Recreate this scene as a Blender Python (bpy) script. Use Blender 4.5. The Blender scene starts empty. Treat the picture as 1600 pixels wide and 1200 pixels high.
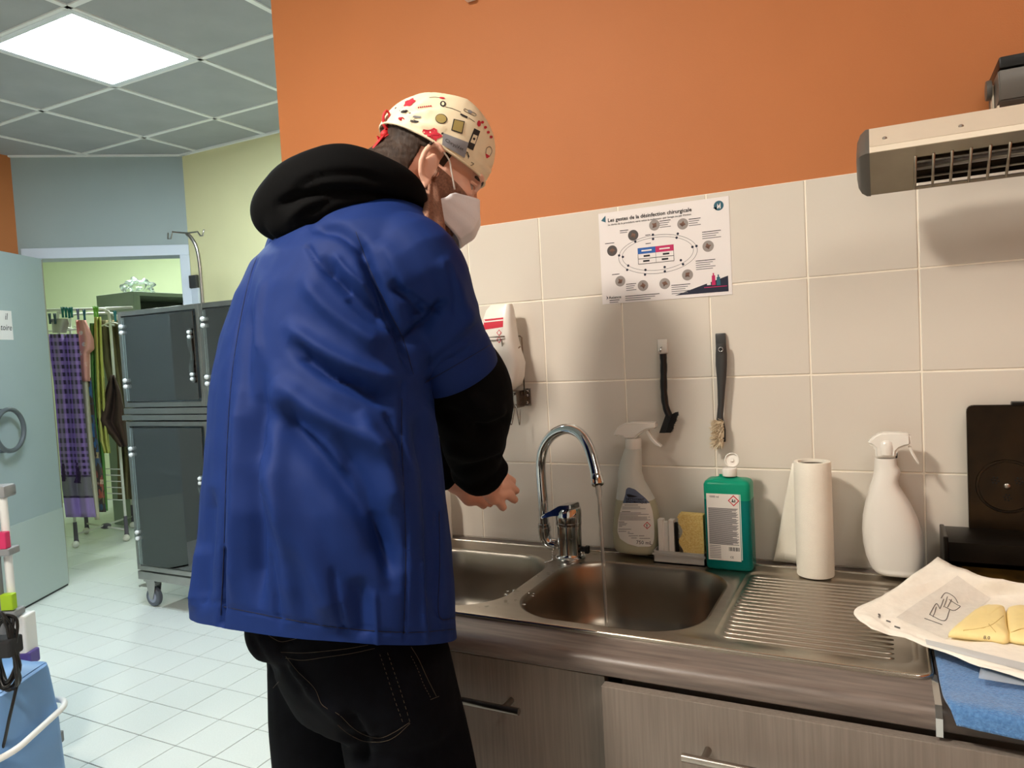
import bpy, bmesh, math, random
import numpy as np
from mathutils import Vector, Matrix, noise
from mathutils.bvhtree import BVHTree
SC = bpy.context.scene
COL = SC.collection
PI = math.pi
# ------------------------------------------------------------------ camera
CAM = Vector((0.9304, -1.62103, 1.3875))
YAW, PITCH, ROLL, FPX = -0.47110, -0.04915, -0.05303, 1135.79
FW = Vector((math.sin(YAW)*math.cos(PITCH), math.cos(YAW)*math.cos(PITCH), math.sin(PITCH)))
_r = Vector((math.cos(YAW), -math.sin(YAW), 0)); _u = _r.cross(FW)
RT = math.cos(ROLL)*_r + math.sin(ROLL)*_u
UP = -math.sin(ROLL)*_r + math.cos(ROLL)*_u
cd = bpy.data.cameras.new('camera'); cam = bpy.data.objects.new('camera', cd); COL.objects.link(cam)
cd.sensor_fit = 'HORIZONTAL'; cd.sensor_width = 36; cd.lens = FPX/1600*36; cd.clip_start = .05
cam.matrix_world = Matrix(((RT.x, UP.x, -FW.x, CAM.x), (RT.y, UP.y, -FW.y, CAM.y), (RT.z, UP.z, -FW.z, CAM.z), (0, 0, 0, 1)))
SC.camera = cam
SC.view_settings.view_transform = 'Standard'; SC.view_settings.look = 'None'
SC.view_settings.gamma = 1; SC.view_settings.use_curve_mapping = False
SC.view_settings.exposure = 0.72
SC.cycles.max_bounces = 7; SC.cycles.transmission_bounces = 5; SC.cycles.caustics_refractive = False
wd = bpy.data.worlds.new('world'); SC.world = wd; wd.use_nodes = True
wd.node_tree.nodes['Background'].inputs[0].default_value = (.5, .55, .6, 1)
wd.node_tree.nodes['Background'].inputs[1].default_value = 0.05
# lamps of the place: (x, y centre of the ceiling cell, strength, colour)
PANEL_SEEN = (-2.09, .475, 29.5, (.80, .945, 1.04))
PANELS = [(-1.49, -1.925, 14.0, (1.0, .93, .84)), (1.51, -1.325, 7.5, (1.0, .93, .83))]
SPOT = (-.25, -1.62, .12, 200.0, (1.0, .91, .79))   # round surface lamp, radius and strength
BACKROOM = (-4.9, 2.75, 10.0, (.88, 1.0, .93))
# ------------------------------------------------------------------ helpers
def ray(u, v): return FW + (u-800)/FPX*RT - (v-600)/FPX*UP
def at(u, v, d): return CAM + d*ray(u, v)
def aty(u, v, Y): d = ray(u, v); return CAM + (Y-CAM.y)/d.y*d
def atz(u, v, Z): d = ray(u, v); return CAM + (Z-CAM.z)/d.z*d
def px(p):
    d = Vector(p)-CAM; z = d.dot(FW); return 800+FPX*d.dot(RT)/z, 600-FPX*d.dot(UP)/z
def lin(c):
    if isinstance(c, str):
        c = c.lstrip('#'); c = [int(c[i:i+2], 16) for i in (0, 2, 4)]
    return tuple((x/255/12.92 if x/255 <= .04045 else ((x/255+.055)/1.055)**2.4) for x in c)
MATS = {}
def mat(name, col, rough=.5, metal=0, var=0, vscale=30, bump=0, bscale=200, stretch=None, trans=0, ior=1.45, coat=0, sheen=0, sss=0, spec=.5, col2=None, alpha=1, emit=0, aniso=0):
    if name in MATS: return MATS[name]
    m = bpy.data.materials.new(name); m.use_nodes = True; MATS[name] = m
    nt = m.node_tree; b = nt.nodes['Principled BSDF']
    c = lin(col); b.inputs['Base Color'].default_value = (*c, 1)
    b.inputs['Roughness'].default_value = rough; b.inputs['Metallic'].default_value = metal
    b.inputs['IOR'].default_value = ior; b.inputs['Transmission Weight'].default_value = trans
    b.inputs['Coat Weight'].default_value = coat; b.inputs['Sheen Weight'].default_value = sheen
    b.inputs['Specular IOR Level'].default_value = spec; b.inputs['Alpha'].default_value = alpha
    b.inputs['Anisotropic'].default_value = aniso
    if sss: b.inputs['Subsurface Weight'].default_value = sss; b.inputs['Subsurface Radius'].default_value = (.01, .004, .002)
    if emit: b.inputs['Emission Color'].default_value = (*c, 1); b.inputs['Emission Strength'].default_value = emit
    if var or bump or col2:
        tc = nt.nodes.new('ShaderNodeTexCoord'); mp = nt.nodes.new('ShaderNodeMapping')
        nt.links.new(tc.outputs['Object'], mp.inputs[0])
        if stretch: mp.inputs['Scale'].default_value = stretch
    if var or col2:
        n = nt.nodes.new('ShaderNodeTexNoise'); n.inputs['Scale'].default_value = vscale; n.inputs['Detail'].default_value = 4
        nt.links.new(mp.outputs[0], n.inputs['Vector'])
        r = nt.nodes.new('ShaderNodeValToRGB'); nt.links.new(n.outputs[0], r.inputs[0])
        c2 = lin(col2) if col2 else tuple(x*(1+var) for x in c)
        c1 = c if col2 else tuple(x*(1-var) for x in c)
        r.color_ramp.elements[0].position = .3; r.color_ramp.elements[1].position = .7
        r.color_ramp.elements[0].color = (*c1, 1); r.color_ramp.elements[1].color = (*c2, 1)
        nt.links.new(r.outputs[0], b.inputs['Base Color'])
    if bump:
        n2 = nt.nodes.new('ShaderNodeTexNoise'); n2.inputs['Scale'].default_value = bscale; n2.inputs['Detail'].default_value = 3
        nt.links.new(mp.outputs[0], n2.inputs['Vector'])
        bp = nt.nodes.new('ShaderNodeBump'); bp.inputs['Strength'].default_value = bump; bp.inputs['Distance'].default_value = .002
        nt.links.new(n2.outputs[0], bp.inputs['Height']); nt.links.new(bp.outputs[0], b.inputs['Normal'])
    return m
def thin_glass(name, tint=(235, 240, 240), refl=.9, rough=.02, base=0):
    m = bpy.data.materials.new(name); m.use_nodes = True; nt = m.node_tree; nt.nodes.clear(); MATS[name] = m
    o = nt.nodes.new('ShaderNodeOutputMaterial'); mx = nt.nodes.new('ShaderNodeMixShader'); tr = nt.nodes.new('ShaderNodeBsdfTransparent'); g = nt.nodes.new('ShaderNodeBsdfGlossy'); f = nt.nodes.new('ShaderNodeFresnel')
    tr.inputs[0].default_value = (*lin(tint), 1); g.inputs['Roughness'].default_value = rough; g.inputs[0].default_value = (refl, refl, refl, 1); f.inputs[0].default_value = 1.5
    ad = nt.nodes.new('ShaderNodeMath'); ad.operation = 'ADD'; ad.inputs[1].default_value = base; nt.links.new(f.outputs[0], ad.inputs[0]); nt.links.new(ad.outputs[0], mx.inputs[0])
    nt.links.new(tr.outputs[0], mx.inputs[1]); nt.links.new(g.outputs[0], mx.inputs[2]); nt.links.new(mx.outputs[0], o.inputs[0]); return m
WT = {}
def tag(o, label=None, cat=None, group=None, kind=None):
    if label: o['label'] = label
    if cat: o['category'] = cat
    if group: o['group'] = group
    if kind: o['kind'] = kind
    return o
def thing(name, label, cat, loc=(0, 0, 0), group=None):
    o = bpy.data.objects.new(name, None); COL.objects.link(o); o.location = loc; o.empty_display_size = .05
    WT[o] = Vector(loc); return tag(o, label, cat, group)
def link(o, parent, world):
    COL.objects.link(o); WT[o] = Vector(world)
    if parent is not None:
        o.parent = parent; o.location = Vector(world)-WT[parent]
    else: o.location = world
    return o
def bm_obj(name, bm, m, parent=None, smooth=False, origin=None):
    me = bpy.data.meshes.new(name)
    bm.normal_update(); bm.to_mesh(me); bm.free()
    return me_obj(name, me, m, parent, smooth, origin)
def me_obj(name, me, m, parent=None, smooth=False, origin=None):
    n = len(me.vertices); co = np.empty(n*3, 'f'); me.vertices.foreach_get('co', co); co = co.reshape(-1, 3)
    if origin is None:
        lo, hi = co.min(0), co.max(0); c = (lo+hi)/2
        if parent is None: c[2] = lo[2]
        origin = Vector([float(x) for x in c])
    origin = Vector(origin)
    co = co-np.array(origin, 'f'); me.vertices.foreach_set('co', co.ravel().astype('f'))
    for mm in (m if isinstance(m, (list, tuple)) else [m]): me.materials.append(mm)
    if smooth:
        me.polygons.foreach_set('use_smooth', [True]*len(me.polygons))
        if smooth is not True: me.set_sharp_from_angle(angle=math.radians(smooth))
    me.update()
    o = bpy.data.objects.new(name, me)
    return link(o, parent, origin)
def inst(name, me, loc, parent, rot=None):
    o = bpy.data.objects.new(name, me); link(o, parent, loc)
    if rot: o.rotation_euler = rot
    return o
def B(): return bmesh.new()
def box(bm, lo, hi, bev=0, seg=2, M=None):
    lo = Vector(lo); hi = Vector(hi)
    r = bmesh.ops.create_cube(bm, size=1)['verts']
    for v in r: v.co = Vector([lo[i]+(v.co[i]+.5)*(hi[i]-lo[i]) for i in range(3)])
    if bev:
        es = list({e for v in r for e in v.link_edges})
        g = bmesh.ops.bevel(bm, geom=es, offset=bev, segments=seg, affect='EDGES', profile=.5)
        r = list({v for f in g['faces'] for v in f.verts} | {v for v in r if v.is_valid})
    if M is not None:
        for v in r: v.co = M @ v.co
    return r
def frame_of(t):
    t = t.normalized(); a = Vector((0, 0, 1)) if abs(t.z) < .9 else Vector((1, 0, 0))
    x = a.cross(t).normalized(); return x, t.cross(x)
def loft(bm, rings, cap=True, closed=True):
    rr = [[bm.verts.new(p) for p in r] for r in rings]
    for a, b in zip(rr[:-1], rr[1:]):
        n = len(a)
        for i in range(n if closed else n-1):
            j = (i+1) % n
            try: bm.faces.new((a[i], a[j], b[j], b[i]))
            except ValueError: pass
    if cap:
        try:
            bm.faces.new(rr[0][::-1]); bm.faces.new(rr[-1])
        except ValueError: pass
    return rr
def tube(bm, pts, rad, n=12, cap=True, flat=None):
    pts = [Vector(p) for p in pts]; k = len(pts)
    rs = rad if isinstance(rad, (list, tuple)) else [rad]*k
    tans = [(pts[min(i+1, k-1)]-pts[max(i-1, 0)]).normalized() for i in range(k)]
    x, y = frame_of(tans[0]); rings = []
    for i in range(k):
        t = tans[i]; x = (x-t*x.dot(t)).normalized(); y = t.cross(x)
        fy = flat if flat else 1
        rings.append([pts[i]+rs[i]*(math.cos(2*PI*j/n)*x+fy*math.sin(2*PI*j/n)*y) for j in range(n)])
    loft(bm, rings, cap)
def lathe(bm, prof, c=(0, 0, 0), n=32, M=None, cap=True):
    rings = []
    for r, z in prof:
        ring = [Vector((max(r, 1e-5)*math.cos(2*PI*j/n), max(r, 1e-5)*math.sin(2*PI*j/n), z)) for j in range(n)]
        ring = [(M @ p if M is not None else p)+Vector(c) for p in ring]
        rings.append(ring)
    loft(bm, rings, cap)
def prism(bm, poly, a, b, axis):
    """poly: 2-D points, extruded along axis (0,1,2) from a to b"""
    def P(p, t):
        q = list(p); q.insert(axis, t); return Vector(q)
    loft(bm, [[P(p, a) for p in poly], [P(p, b) for p in poly]])
def cyl(bm, a, b, r, n=16): tube(bm, [a, b], r, n)
def sphere(bm, c, r, seg=12, sc=(1, 1, 1)):
    v = bmesh.ops.create_uvsphere(bm, u_segments=seg, v_segments=max(6, seg//2), radius=r)['verts']
    for x in v: x.co = Vector((x.co.x*sc[0], x.co.y*sc[1], x.co.z*sc[2]))+Vector(c)
def smooth_path(pts, n=8):
    """Catmull-Rom through the points"""
    P = [Vector(p) for p in pts]; P = [2*P[0]-P[1]]+P+[2*P[-1]-P[-2]]; out = []
    for i in range(1, len(P)-2):
        for k in range(n):
            t = k/n; a, b, c, d = P[i-1:i+3]
            out.append(.5*((2*b)+(c-a)*t+(2*a-5*b+4*c-d)*t*t+(3*b-a-3*c+d)*t**3))
    out.append(P[-2]); return out
def rrect(w, h, r, n=5):
    pts = []
    for cx, cy, a0 in ((w/2-r, h/2-r, 0), (-w/2+r, h/2-r, 90), (-w/2+r, -h/2+r, 180), (w/2-r, -h/2+r, 270)):
        for k in range(n+1):
            a = math.radians(a0+90*k/n); pts.append((cx+r*math.cos(a), cy+r*math.sin(a)))
    return pts
def recalc(bm): bmesh.ops.recalc_face_normals(bm, faces=bm.faces[:]); return bm
def text_obj(s, size, M, m, parent, name='printed_text', align='LEFT', ext=0.0001, bold=0, sx=1):
    cu = bpy.data.curves.new('t', 'FONT'); cu.body = s; cu.size = size; cu.align_x = align; cu.extrude = ext; cu.offset = bold; cu.resolution_u = 2
    o = bpy.data.objects.new('t', cu); COL.objects.link(o); bpy.context.view_layer.update()
    me = bpy.data.meshes.new_from_object(o.evaluated_get(bpy.context.evaluated_depsgraph_get()))
    bpy.data.objects.remove(o); bpy.data.curves.remove(cu)
    if not len(me.vertices): return None
    me.transform(M @ Matrix.Diagonal((sx, 1, 1, 1))); me.name = name; me.materials.clear()
    return me_obj(name, me, m, parent)
def struct(o): o['kind'] = 'structure'; return o
random.seed(7)
# ------------------------------------------------------------------ setting materials
M_orange = mat('orange_paint', (188, 114, 62), .62, var=.03, vscale=3, bump=.12, bscale=350)
M_grey = mat('grey_paint', (158, 170, 168), .6, var=.02, vscale=3, bump=.1, bscale=300)
M_yellow = mat('yellow_paint', (224, 218, 168), .6, var=.02, vscale=3, bump=.1, bscale=300)
M_green = mat('pale_green_paint', (222, 232, 192), .6, var=.02, vscale=3)
M_white = mat('white_paint', (225, 225, 220), .6)
M_tile = mat('wall_tile_glaze', (220, 212, 200), .16, var=.012, vscale=6, bump=.03, bscale=25, coat=.3)
M_grout = mat('tile_grout', (250, 242, 226), .8)
M_ftile = mat('floor_tile_glaze', (226, 232, 228), .33, var=.03, vscale=160, bump=.05, bscale=250)
M_fgrout = mat('floor_grout', (100, 104, 101), .85)
M_panel = mat('ceiling_panel_fibre', (164, 167, 166), .9, var=.06, vscale=5, bump=.2, bscale=300)
M_rail = mat('ceiling_rail_white', (236, 238, 234), .45)
M_frame = mat('door_frame_paint', (208, 216, 226), .4)
H = 2.77
# ------------------------------------------------------------------ floor
flo = B(); box(flo, (-8, -3.6, -.12), (2.4, 5.2, -.0025))
floor = struct(bm_obj('floor', flo, M_fgrout))
tb = B(); box(tb, (-.0982, -.0982, -.006), (.0982, .0982, 0), .0012, 1); tme = bpy.data.meshes.new('tile'); tb.to_mesh(tme); tb.free(); tme.materials.append(M_ftile)
cells = []
def in_front_room(x, y):   # in front of the slanted wall
    return (y-1.24)*.8 < (x+3.85)*.6+.06
for i in range(-21, 12):
    for j in range(-18, 9):
        x, y = .09+.2*i, .205+.2*j
        if x < -4.05 or y > 1.86 or not in_front_room(x, y): continue
        if x > -.5 and y > .1: continue
        u, v = px((x, y, 0)) if (Vector((x, y, 0))-CAM).dot(FW) > .2 else (-9999, 0)
        cells.append((0 if (-60 < u < 520 and 880 < v < 1260) else 1, (Vector((x, y, 0))-CAM).length, x, y))
cells.sort(); rest = B(); nt_ = 0
for vis, d, x, y in cells:
    if not vis and nt_ < 290: inst('tile', tme, (x, y, 0), floor); nt_ += 1
    else: box(rest, (x-.0988, y-.0988, -.006), (x+.0988, y+.0988, 0))
o = bm_obj('tile_field', rest, M_ftile, floor); o['kind'] = 'stuff'
# back room: larger tiles
tb = B(); box(tb, (-.1485, -.1485, -.006), (.1485, .1485, 0), .0012, 1); tme3 = bpy.data.meshes.new('tile'); tb.to_mesh(tme3); tb.free(); tme3.materials.append(M_ftile)
for i in range(16):
    for j in range(9):
        x, y = -7.1+.3*i, 1.01+.3*j
        if (y-1.24)*.8 > (x+3.85)*.6+.17 and (Vector((x, y, 0))-CAM).dot(FW) > 0:
            u, v = px((x, y, 0))
            if 40 < u < 330: inst('tile', tme3, (x, y, -.0005), floor)
# ------------------------------------------------------------------ sink wall and its tiles
w = B(); box(w, (-.61, .004, 0), (2.35, .05, H+.1)); wall_sink = struct(bm_obj('wall_sink', w, M_orange))
g = B(); box(g, (-.609, .0018, .86), (2.35, .0045, 1.699)); bm_obj('grout_bed', g, M_grout, wall_sink)
tb = B(); box(tb, (-.0984, 0, -.0984), (.0984, .006, .0984), .0014, 2); wt = bpy.data.meshes.new('wall_tile'); tb.to_mesh(wt); tb.free(); wt.materials.append(M_tile)
for i in range(-3, 11):
    for j in range(4):
        t_ = inst('wall_tile', wt, (.1+.2*i, 0, 1.6-.2*j), wall_sink)
        t_.rotation_euler = (random.uniform(-.0012, .0012), 0, random.uniform(-.0012, .0012))
# ------------------------------------------------------------------ other walls
def wallbox(name, m, lo, hi): b = B(); box(b, lo, hi); return struct(bm_obj(name, b, m))
wallbox('wall_yellow', M_yellow, (-3.15, 1.768, 0), (-.6, 1.92, H+.1))
wallbox('wall_corridor', M_white, (-.605, .05, 0), (2.35, .12, H+.1))
wallbox('wall_return', M_white, (-.56, .12, 0), (-.45, 1.95, H+.1))
wallbox('wall_left', M_orange, (-4.1, .75, 0), (-3.97, 1.15, H+.1))
wallbox('wall_left_front', M_grey, (-4.1, -3.5, 0), (-3.97, .75, H+.1))
wallbox('wall_behind', M_white, (-4.1, -3.6, 0), (2.4, -3.5, H+.1))
wallbox('wall_right', M_orange, (2.2, -3.5, 0), (2.4, .01, H+.1))
DA = Vector((-3.854, 1.237, 0)); DE = Vector((.361, .271, 0)).normalized(); DN = Vector((-DE.y, DE.x, 0))
def dpt(s, n, z): return DA+DE*s+DN*n+Vector((0, 0, z))
DM = Matrix(((DE.x, DN.x, 0, DA.x), (DE.y, DN.y, 0, DA.y), (0, 0, 1, 0), (0, 0, 0, 1)))
b = B(); box(b, (-.15, -.06, -.01), (.9, .34, -.0012), M=DM); bm_obj('threshold_slab', b, M_ftile, floor)
w = B(); box(w, (-.30, 0, 0), (-.12, .14, H+.1), M=DM); box(w, (.85, 0, 0), (1.05, .14, H+.1), M=DM); box(w, (-.12, 0, 2.15), (.85, .14, H+.1), M=DM)
struct(bm_obj('wall_door', w, M_grey))
# door frame
fr = B(); box(fr, (-.125, -.015, 2.118), (.887, .15, 2.187), .004, M=DM); box(fr, (.826, -.015, 0), (.887, .15, 2.12), .004, M=DM); box(fr, (-.145, -.015, 0), (-.11, .15, 2.12), .004, M=DM)
struct(bm_obj('trim_1', fr, M_frame))
# back room shell
w = B(); box(w, (-3.6, 3.2, 0), (2.4, 3.35, H+.1), M=DM); struct(bm_obj('wall_back', w, M_green))
w = B(); box(w, (1.75, .14, 0), (1.9, 3.2, H+.1), M=DM); struct(bm_obj('wall_back_right', w, M_green))
w = B(); box(w, (-3.6, .14, 0), (-3.5, 3.2, H+.1), M=DM); struct(bm_obj('wall_back_left', w, M_green))
w = B(); box(w, (-3.6, -.0, 0), (-.30, .14, H+.1), M=DM); struct(bm_obj('wall_back_front', w, M_green))
w = B(); box(w, (-3.7, .05, H), (2.0, 3.35, H+.12), M=DM); struct(bm_obj('ceiling_back_room', w, M_white))
# ------------------------------------------------------------------ ceiling
c = B(); box(c, (-4.1, -3.6, H+.03), (2.4, 1.95, H+.12)); ceiling = struct(bm_obj('ceiling', c, M_white))
pb = B(); box(pb, (-.297, -.297, H+.004), (.297, .297, H+.02)); pme = bpy.data.meshes.new('ceiling_panel'); pb.to_mesh(pme); pb.free(); pme.materials.append(M_panel)
lamps = [PANEL_SEEN]+PANELS
for i in range(-5, 8):
    for j in range(-6, 3):
        x, y = -2.09+.6*i, .475+.6*j
        if x < -4.2 or x > 2.4 or y > 2: continue
        if any(abs(x-l[0]) < .1 and abs(y-l[1]) < .1 for l in lamps): continue
        inst('ceiling_panel', pme, (x, y, 0), ceiling)
for i in range(-4, 8):
    b = B(); x = -1.79+.6*i
    if -3.97 < x < 2.2: box(b, (x-.012, -3.5, H-.002), (x+.012, 1.768 if x > -3.15 else 1.77+(x+3.15)*.75, H+.01)); bm_obj('ceiling_rail', b, M_rail, ceiling)
    else: b.free()
for j in range(-6, 3):
    b = B(); y = .175+.6*j
    x0 = -3.97 if y < 1.15 else -3.97+(y-1.15)*1.33
    if -3.5 < y < 1.768: box(b, (x0, y-.012, H-.002), (2.2, y+.012, H+.01)); bm_obj('ceiling_rail', b, M_rail, ceiling)
    else: b.free()
b = B(); box(b, (-3.15, 1.744, H-.006), (-.61, 1.768, H+.01)); bm_obj('edge_rail', b, M_rail, ceiling)
b = B(); box(b, (-.15, -.022, H-.006), (.89, 0, H+.01), M=DM); bm_obj('edge_rail', b, M_rail, ceiling)
M_lampframe = mat('lamp_frame_white', (225, 230, 232), .4)
def ceiling_light(x, y, s, col, label):
    t = thing('ceiling_light', label, 'ceiling light', (x, y, H), 'square lamps in the ceiling grid')
    b = B()
    for lo, hi in (((-.296, -.296), (.296, -.266)), ((-.296, .266), (.296, .296)), ((-.296, -.266), (-.266, .266)), ((.266, -.266), (.296, .266))):
        box(b, (x+lo[0], y+lo[1], H-.004), (x+hi[0], y+hi[1], H+.02))
    bm_obj('lamp_frame', b, M_lampframe, t)
    b = B(); box(b, (x-.267, y-.267, H+.001), (x+.267, y+.267, H+.012))
    m = bpy.data.materials.new('lamp_diffuser'); m.use_nodes = True; n = m.node_tree.nodes['Principled BSDF']
    n.inputs['Base Color'].default_value = (.9, .9, .9, 1); n.inputs['Emission Color'].default_value = (*col, 1); n.inputs['Emission Strength'].default_value = s
    bm_obj('diffuser', b, m, t)
ceiling_light(*PANEL_SEEN, 'bright square ceiling panel lamp above the white tiled floor')
for k, l in enumerate(PANELS):
    ceiling_light(*l, ['square ceiling panel lamp far behind the man, left of the sink', 'square ceiling panel lamp over the right end of the counter'][k])
x, y, r_, s, col = SPOT
t = thing('spot_lamp', 'round surface lamp on the ceiling behind the man', 'ceiling light', (x, y, H))
b = B(); lathe(b, [(r_+.02, H-.05), (r_+.03, H-.045), (r_+.03, H-.001), (r_+.02, H-.001)], (x, y, 0), 32, cap=False); bm_obj('lamp_housing', recalc(b), M_lampframe, t, 40)
b = B(); lathe(b, [(0, H-.046), (r_, H-.046), (r_+.021, H-.044), (0, H-.04)], (x, y, 0), 32)
m = bpy.data.materials.new('spot_glow'); m.use_nodes = True; n = m.node_tree.nodes['Principled BSDF']; n.inputs['Emission Color'].default_value = (*col, 1); n.inputs['Emission Strength'].default_value = s; bm_obj('lens', recalc(b), m, t)
x, y, s, col = BACKROOM
b = B(); lathe(b, [(.0, H-.03), (.2, H-.03), (.22, H-.01), (.22, H-.001)], (x, y, 0), 24)
m = bpy.data.materials.new('round_lamp_glow'); m.use_nodes = True; n = m.node_tree.nodes['Principled BSDF']; n.inputs['Emission Color'].default_value = (*col, 1); n.inputs['Emission Strength'].default_value = s*6
tag(bm_obj('round_lamp', recalc(b), m), 'round lamp on the ceiling of the laundry room behind the door', 'ceiling light')
# ------------------------------------------------------------------ decals laid on real surfaces
def bvh_of(*objs):
    vs, fs = [], []
    for o in objs:
        me = o.data; w = WT[o]; n0 = len(vs)
        vs += [v.co+w for v in me.vertices]; fs += [tuple(n0+i for i in p.vertices) for p in me.polygons]
    return BVHTree.FromPolygons(vs, fs)
def hit(bvh, u, v, off=.0006):
    d = ray(u, v).normalized(); r = bvh.ray_cast(CAM, d)
    if r[0] is None: return None
    n = r[1]
    if n.dot(d) > 0: n = -n
    return r[0]+n*off
def lerp_rows(rows, n):
    out = []
    for k in range(n):
        t = k/(n-1)*(len(rows)-1); i = min(int(t), len(rows)-2); s = t-i
        out.append([a+(b-a)*s for a, b in zip(rows[i], rows[i+1])])
    return out
def decal_rows(name, rows, bvh, m, parent, ncol=10, nrow=10, off=.0006):
    """rows: (u_left, v_left, u_right, v_right) or (v, u_left, u_right)"""
    rows = [(r[1], r[0], r[2], r[0]) if len(r) == 3 else r for r in rows]
    rows = lerp_rows(rows, nrow); bm = B(); g = []
    for ul, vl, ur, vr in rows:
        line = []
        for k in range(ncol):
            t = k/(ncol-1); p = hit(bvh, ul+(ur-ul)*t, vl+(vr-vl)*t, off); line.append(bm.verts.new(p) if p else None)
        g.append(line)
    for a, b in zip(g[:-1], g[1:]):
        for i in range(ncol-1):
            q = (a[i], a[i+1], b[i+1], b[i])
            if all(q) and max((x.co-y.co).length for x in q for y in q) < .08: bm.faces.new(q)
    if not bm.faces: bm.free(); return None
    return bm_obj(name, bm, m, parent, True)
def decal_blob(name, u, v, ru, rv, bvh, m, parent, rot=0, n=14, wob=0, off=.0006, inner=0):
    bm = B(); c = math.cos(rot); s = math.sin(rot); rings = []
    for f in ((inner or 0.0), .5*(1+(inner or 0)), 1.0):
        ring = []
        for k in range(n):
            a = 2*PI*k/n; w = 1+wob*math.sin(a*5+u)
            x, y = ru*f*w*math.cos(a), rv*f*w*math.sin(a)
            p = hit(bvh, u+c*x-s*y, v+s*x+c*y, off)
            if p is None: bm.free(); return None
            ring.append(bm.verts.new(p))
        rings.append(ring)
    for a, b in zip(rings[:-1], rings[1:]):
        for i in range(n): bm.faces.new((a[i], a[(i+1) % n], b[(i+1) % n], b[i]))
    return bm_obj(name, bm, m, parent, True)
def decal_line(name, pts, w, bvh, m, parent, off=.0007, n=10, dash=False, sub=None):
    """a raised thread along pixel points; w = half width in metres"""
    P = smooth_path([(a, b, 0) for a, b in pts], n); W = [hit(bvh, p.x, p.y, off) for p in P]; bm = B(); run = []
    def flush():
        if len(run) > 1: tube(bm, run, w, 5)
    for k, p in enumerate(W):
        if p is None or (run and (p-run[-1]).length > .06): flush(); run = [] if p is None else [p]
        else:
            run.append(p)
            if dash and len(run) == 2: flush(); run = []
    flush()
    if not bm.faces: bm.free(); return None
    return bm_obj(name, bm, m, parent, True)
def decal_text(s, u, v, size, du, dv, bvh, m, parent, off=.0008, bold=0, name='printed_text'):
    """letters laid on a surface: du, dv = pixel directions of reading and of up, per letter height"""
    cu = bpy.data.curves.new('t', 'FONT'); cu.body = s; cu.size = 1; cu.offset = bold; cu.resolution_u = 2
    o = bpy.data.objects.new('t', cu); COL.objects.link(o); bpy.context.view_layer.update()
    me = bpy.data.meshes.new_from_object(o.evaluated_get(bpy.context.evaluated_depsgraph_get()))
    bpy.data.objects.remove(o); bpy.data.curves.remove(cu)
    ok = True
    for q in me.vertices:
        p = hit(bvh, u+size*(q.co.x*du[0]+q.co.y*dv[0]), v+size*(q.co.x*du[1]+q.co.y*dv[1]), off)
        if p is None: ok = False; break
        q.co = p
    if not ok: return None
    me.name = name; me.materials.clear(); return me_obj(name, me, m, parent)
# ------------------------------------------------------------------ kitchen materials
M_steel = mat('brushed_steel', (176, 168, 156), .3, 1, var=.06, vscale=8, bump=.05, bscale=60, stretch=(.3, 6, 1))
M_bowl = mat('satin_steel_bowl', (150, 142, 130), .34, 1, var=.08, vscale=10, bump=.04, bscale=60)
M_chrome = mat('chrome', (205, 208, 210), .06, 1)
M_lam = mat('grey_brown_laminate', (124, 112, 104), .38, col2=(92, 82, 77), vscale=9, stretch=(1, 14, 14), bump=.06, bscale=40)
M_lam2 = mat('dark_laminate', (74, 64, 58), .4, col2=(52, 46, 42), vscale=9, stretch=(1, 12, 12))
M_cab = mat('pale_grained_laminate', (132, 122, 113), .5, col2=(118, 108, 99), vscale=14, stretch=(16, 16, .5), bump=.05, bscale=30)
M_carc = mat('cabinet_carcass', (110, 104, 98), .6)
M_black = mat('black_plastic', (16, 16, 17), .38)
M_dgrey = mat('dark_grey_plastic', (58, 58, 58), .4)
M_wplast = mat('white_plastic', (232, 228, 220), .32)
M_wplast2 = mat('white_plastic_gloss', (236, 232, 224), .2)
M_alu = mat('brushed_handle_steel', (170, 164, 156), .28, 1)
M_dark = mat('near_black_gap', (10, 9, 9), .8)
M_ink = mat('black_ink', (24, 24, 30), .7)
M_inkg = mat('grey_ink', (110, 108, 112), .7)
M_red = mat('red_ink', (196, 30, 54), .6)
# ------------------------------------------------------------------ countertop
ZC = .9
nose = [(-.50, ZC-.035), (-.568, ZC-.035), (-.576, ZC-.030), (-.578, ZC-.022), (-.578, ZC-.014), (-.574, ZC-.006), (-.566, ZC-.001), (-.556, ZC), (-.475, ZC), (-.475, ZC-.03)]
b = B(); prism(b, nose, -.225, .983, 0)
box(b, (-.225, -.07, ZC-.035), (.983, -.0005, ZC)); box(b, (-.225, -.48, ZC-.035), (-.19, -.06, ZC)); box(b, (.67, -.48, ZC-.035), (.983, -.06, ZC-.004))
tag(bm_obj('countertop', recalc(b), M_lam, None, 35), 'grey-brown laminate countertop around the steel sink with rounded front edge', 'countertop')
b = B(); prism(b, [(p[0], p[1]) for p in nose], .987, 2.19, 0); box(b, (.987, -.476, ZC-.035), (2.19, -.0005, ZC))
tag(bm_obj('countertop', recalc(b), M_lam2, None, 35), 'dark worktop section under the blue towel right of the sink', 'countertop')
b = B(); prism(b, [(-.48, ZC+.002), (-.57, ZC+.001), (-.581, ZC-.012), (-.581, ZC-.036), (-.575, ZC-.036), (-.57, ZC-.012), (-.48, ZC-.01)], .981, .989, 0)
tag(bm_obj('joint_strip', recalc(b), M_chrome), 'narrow metal joint strip between the two worktop sections', 'metal strip')
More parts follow.
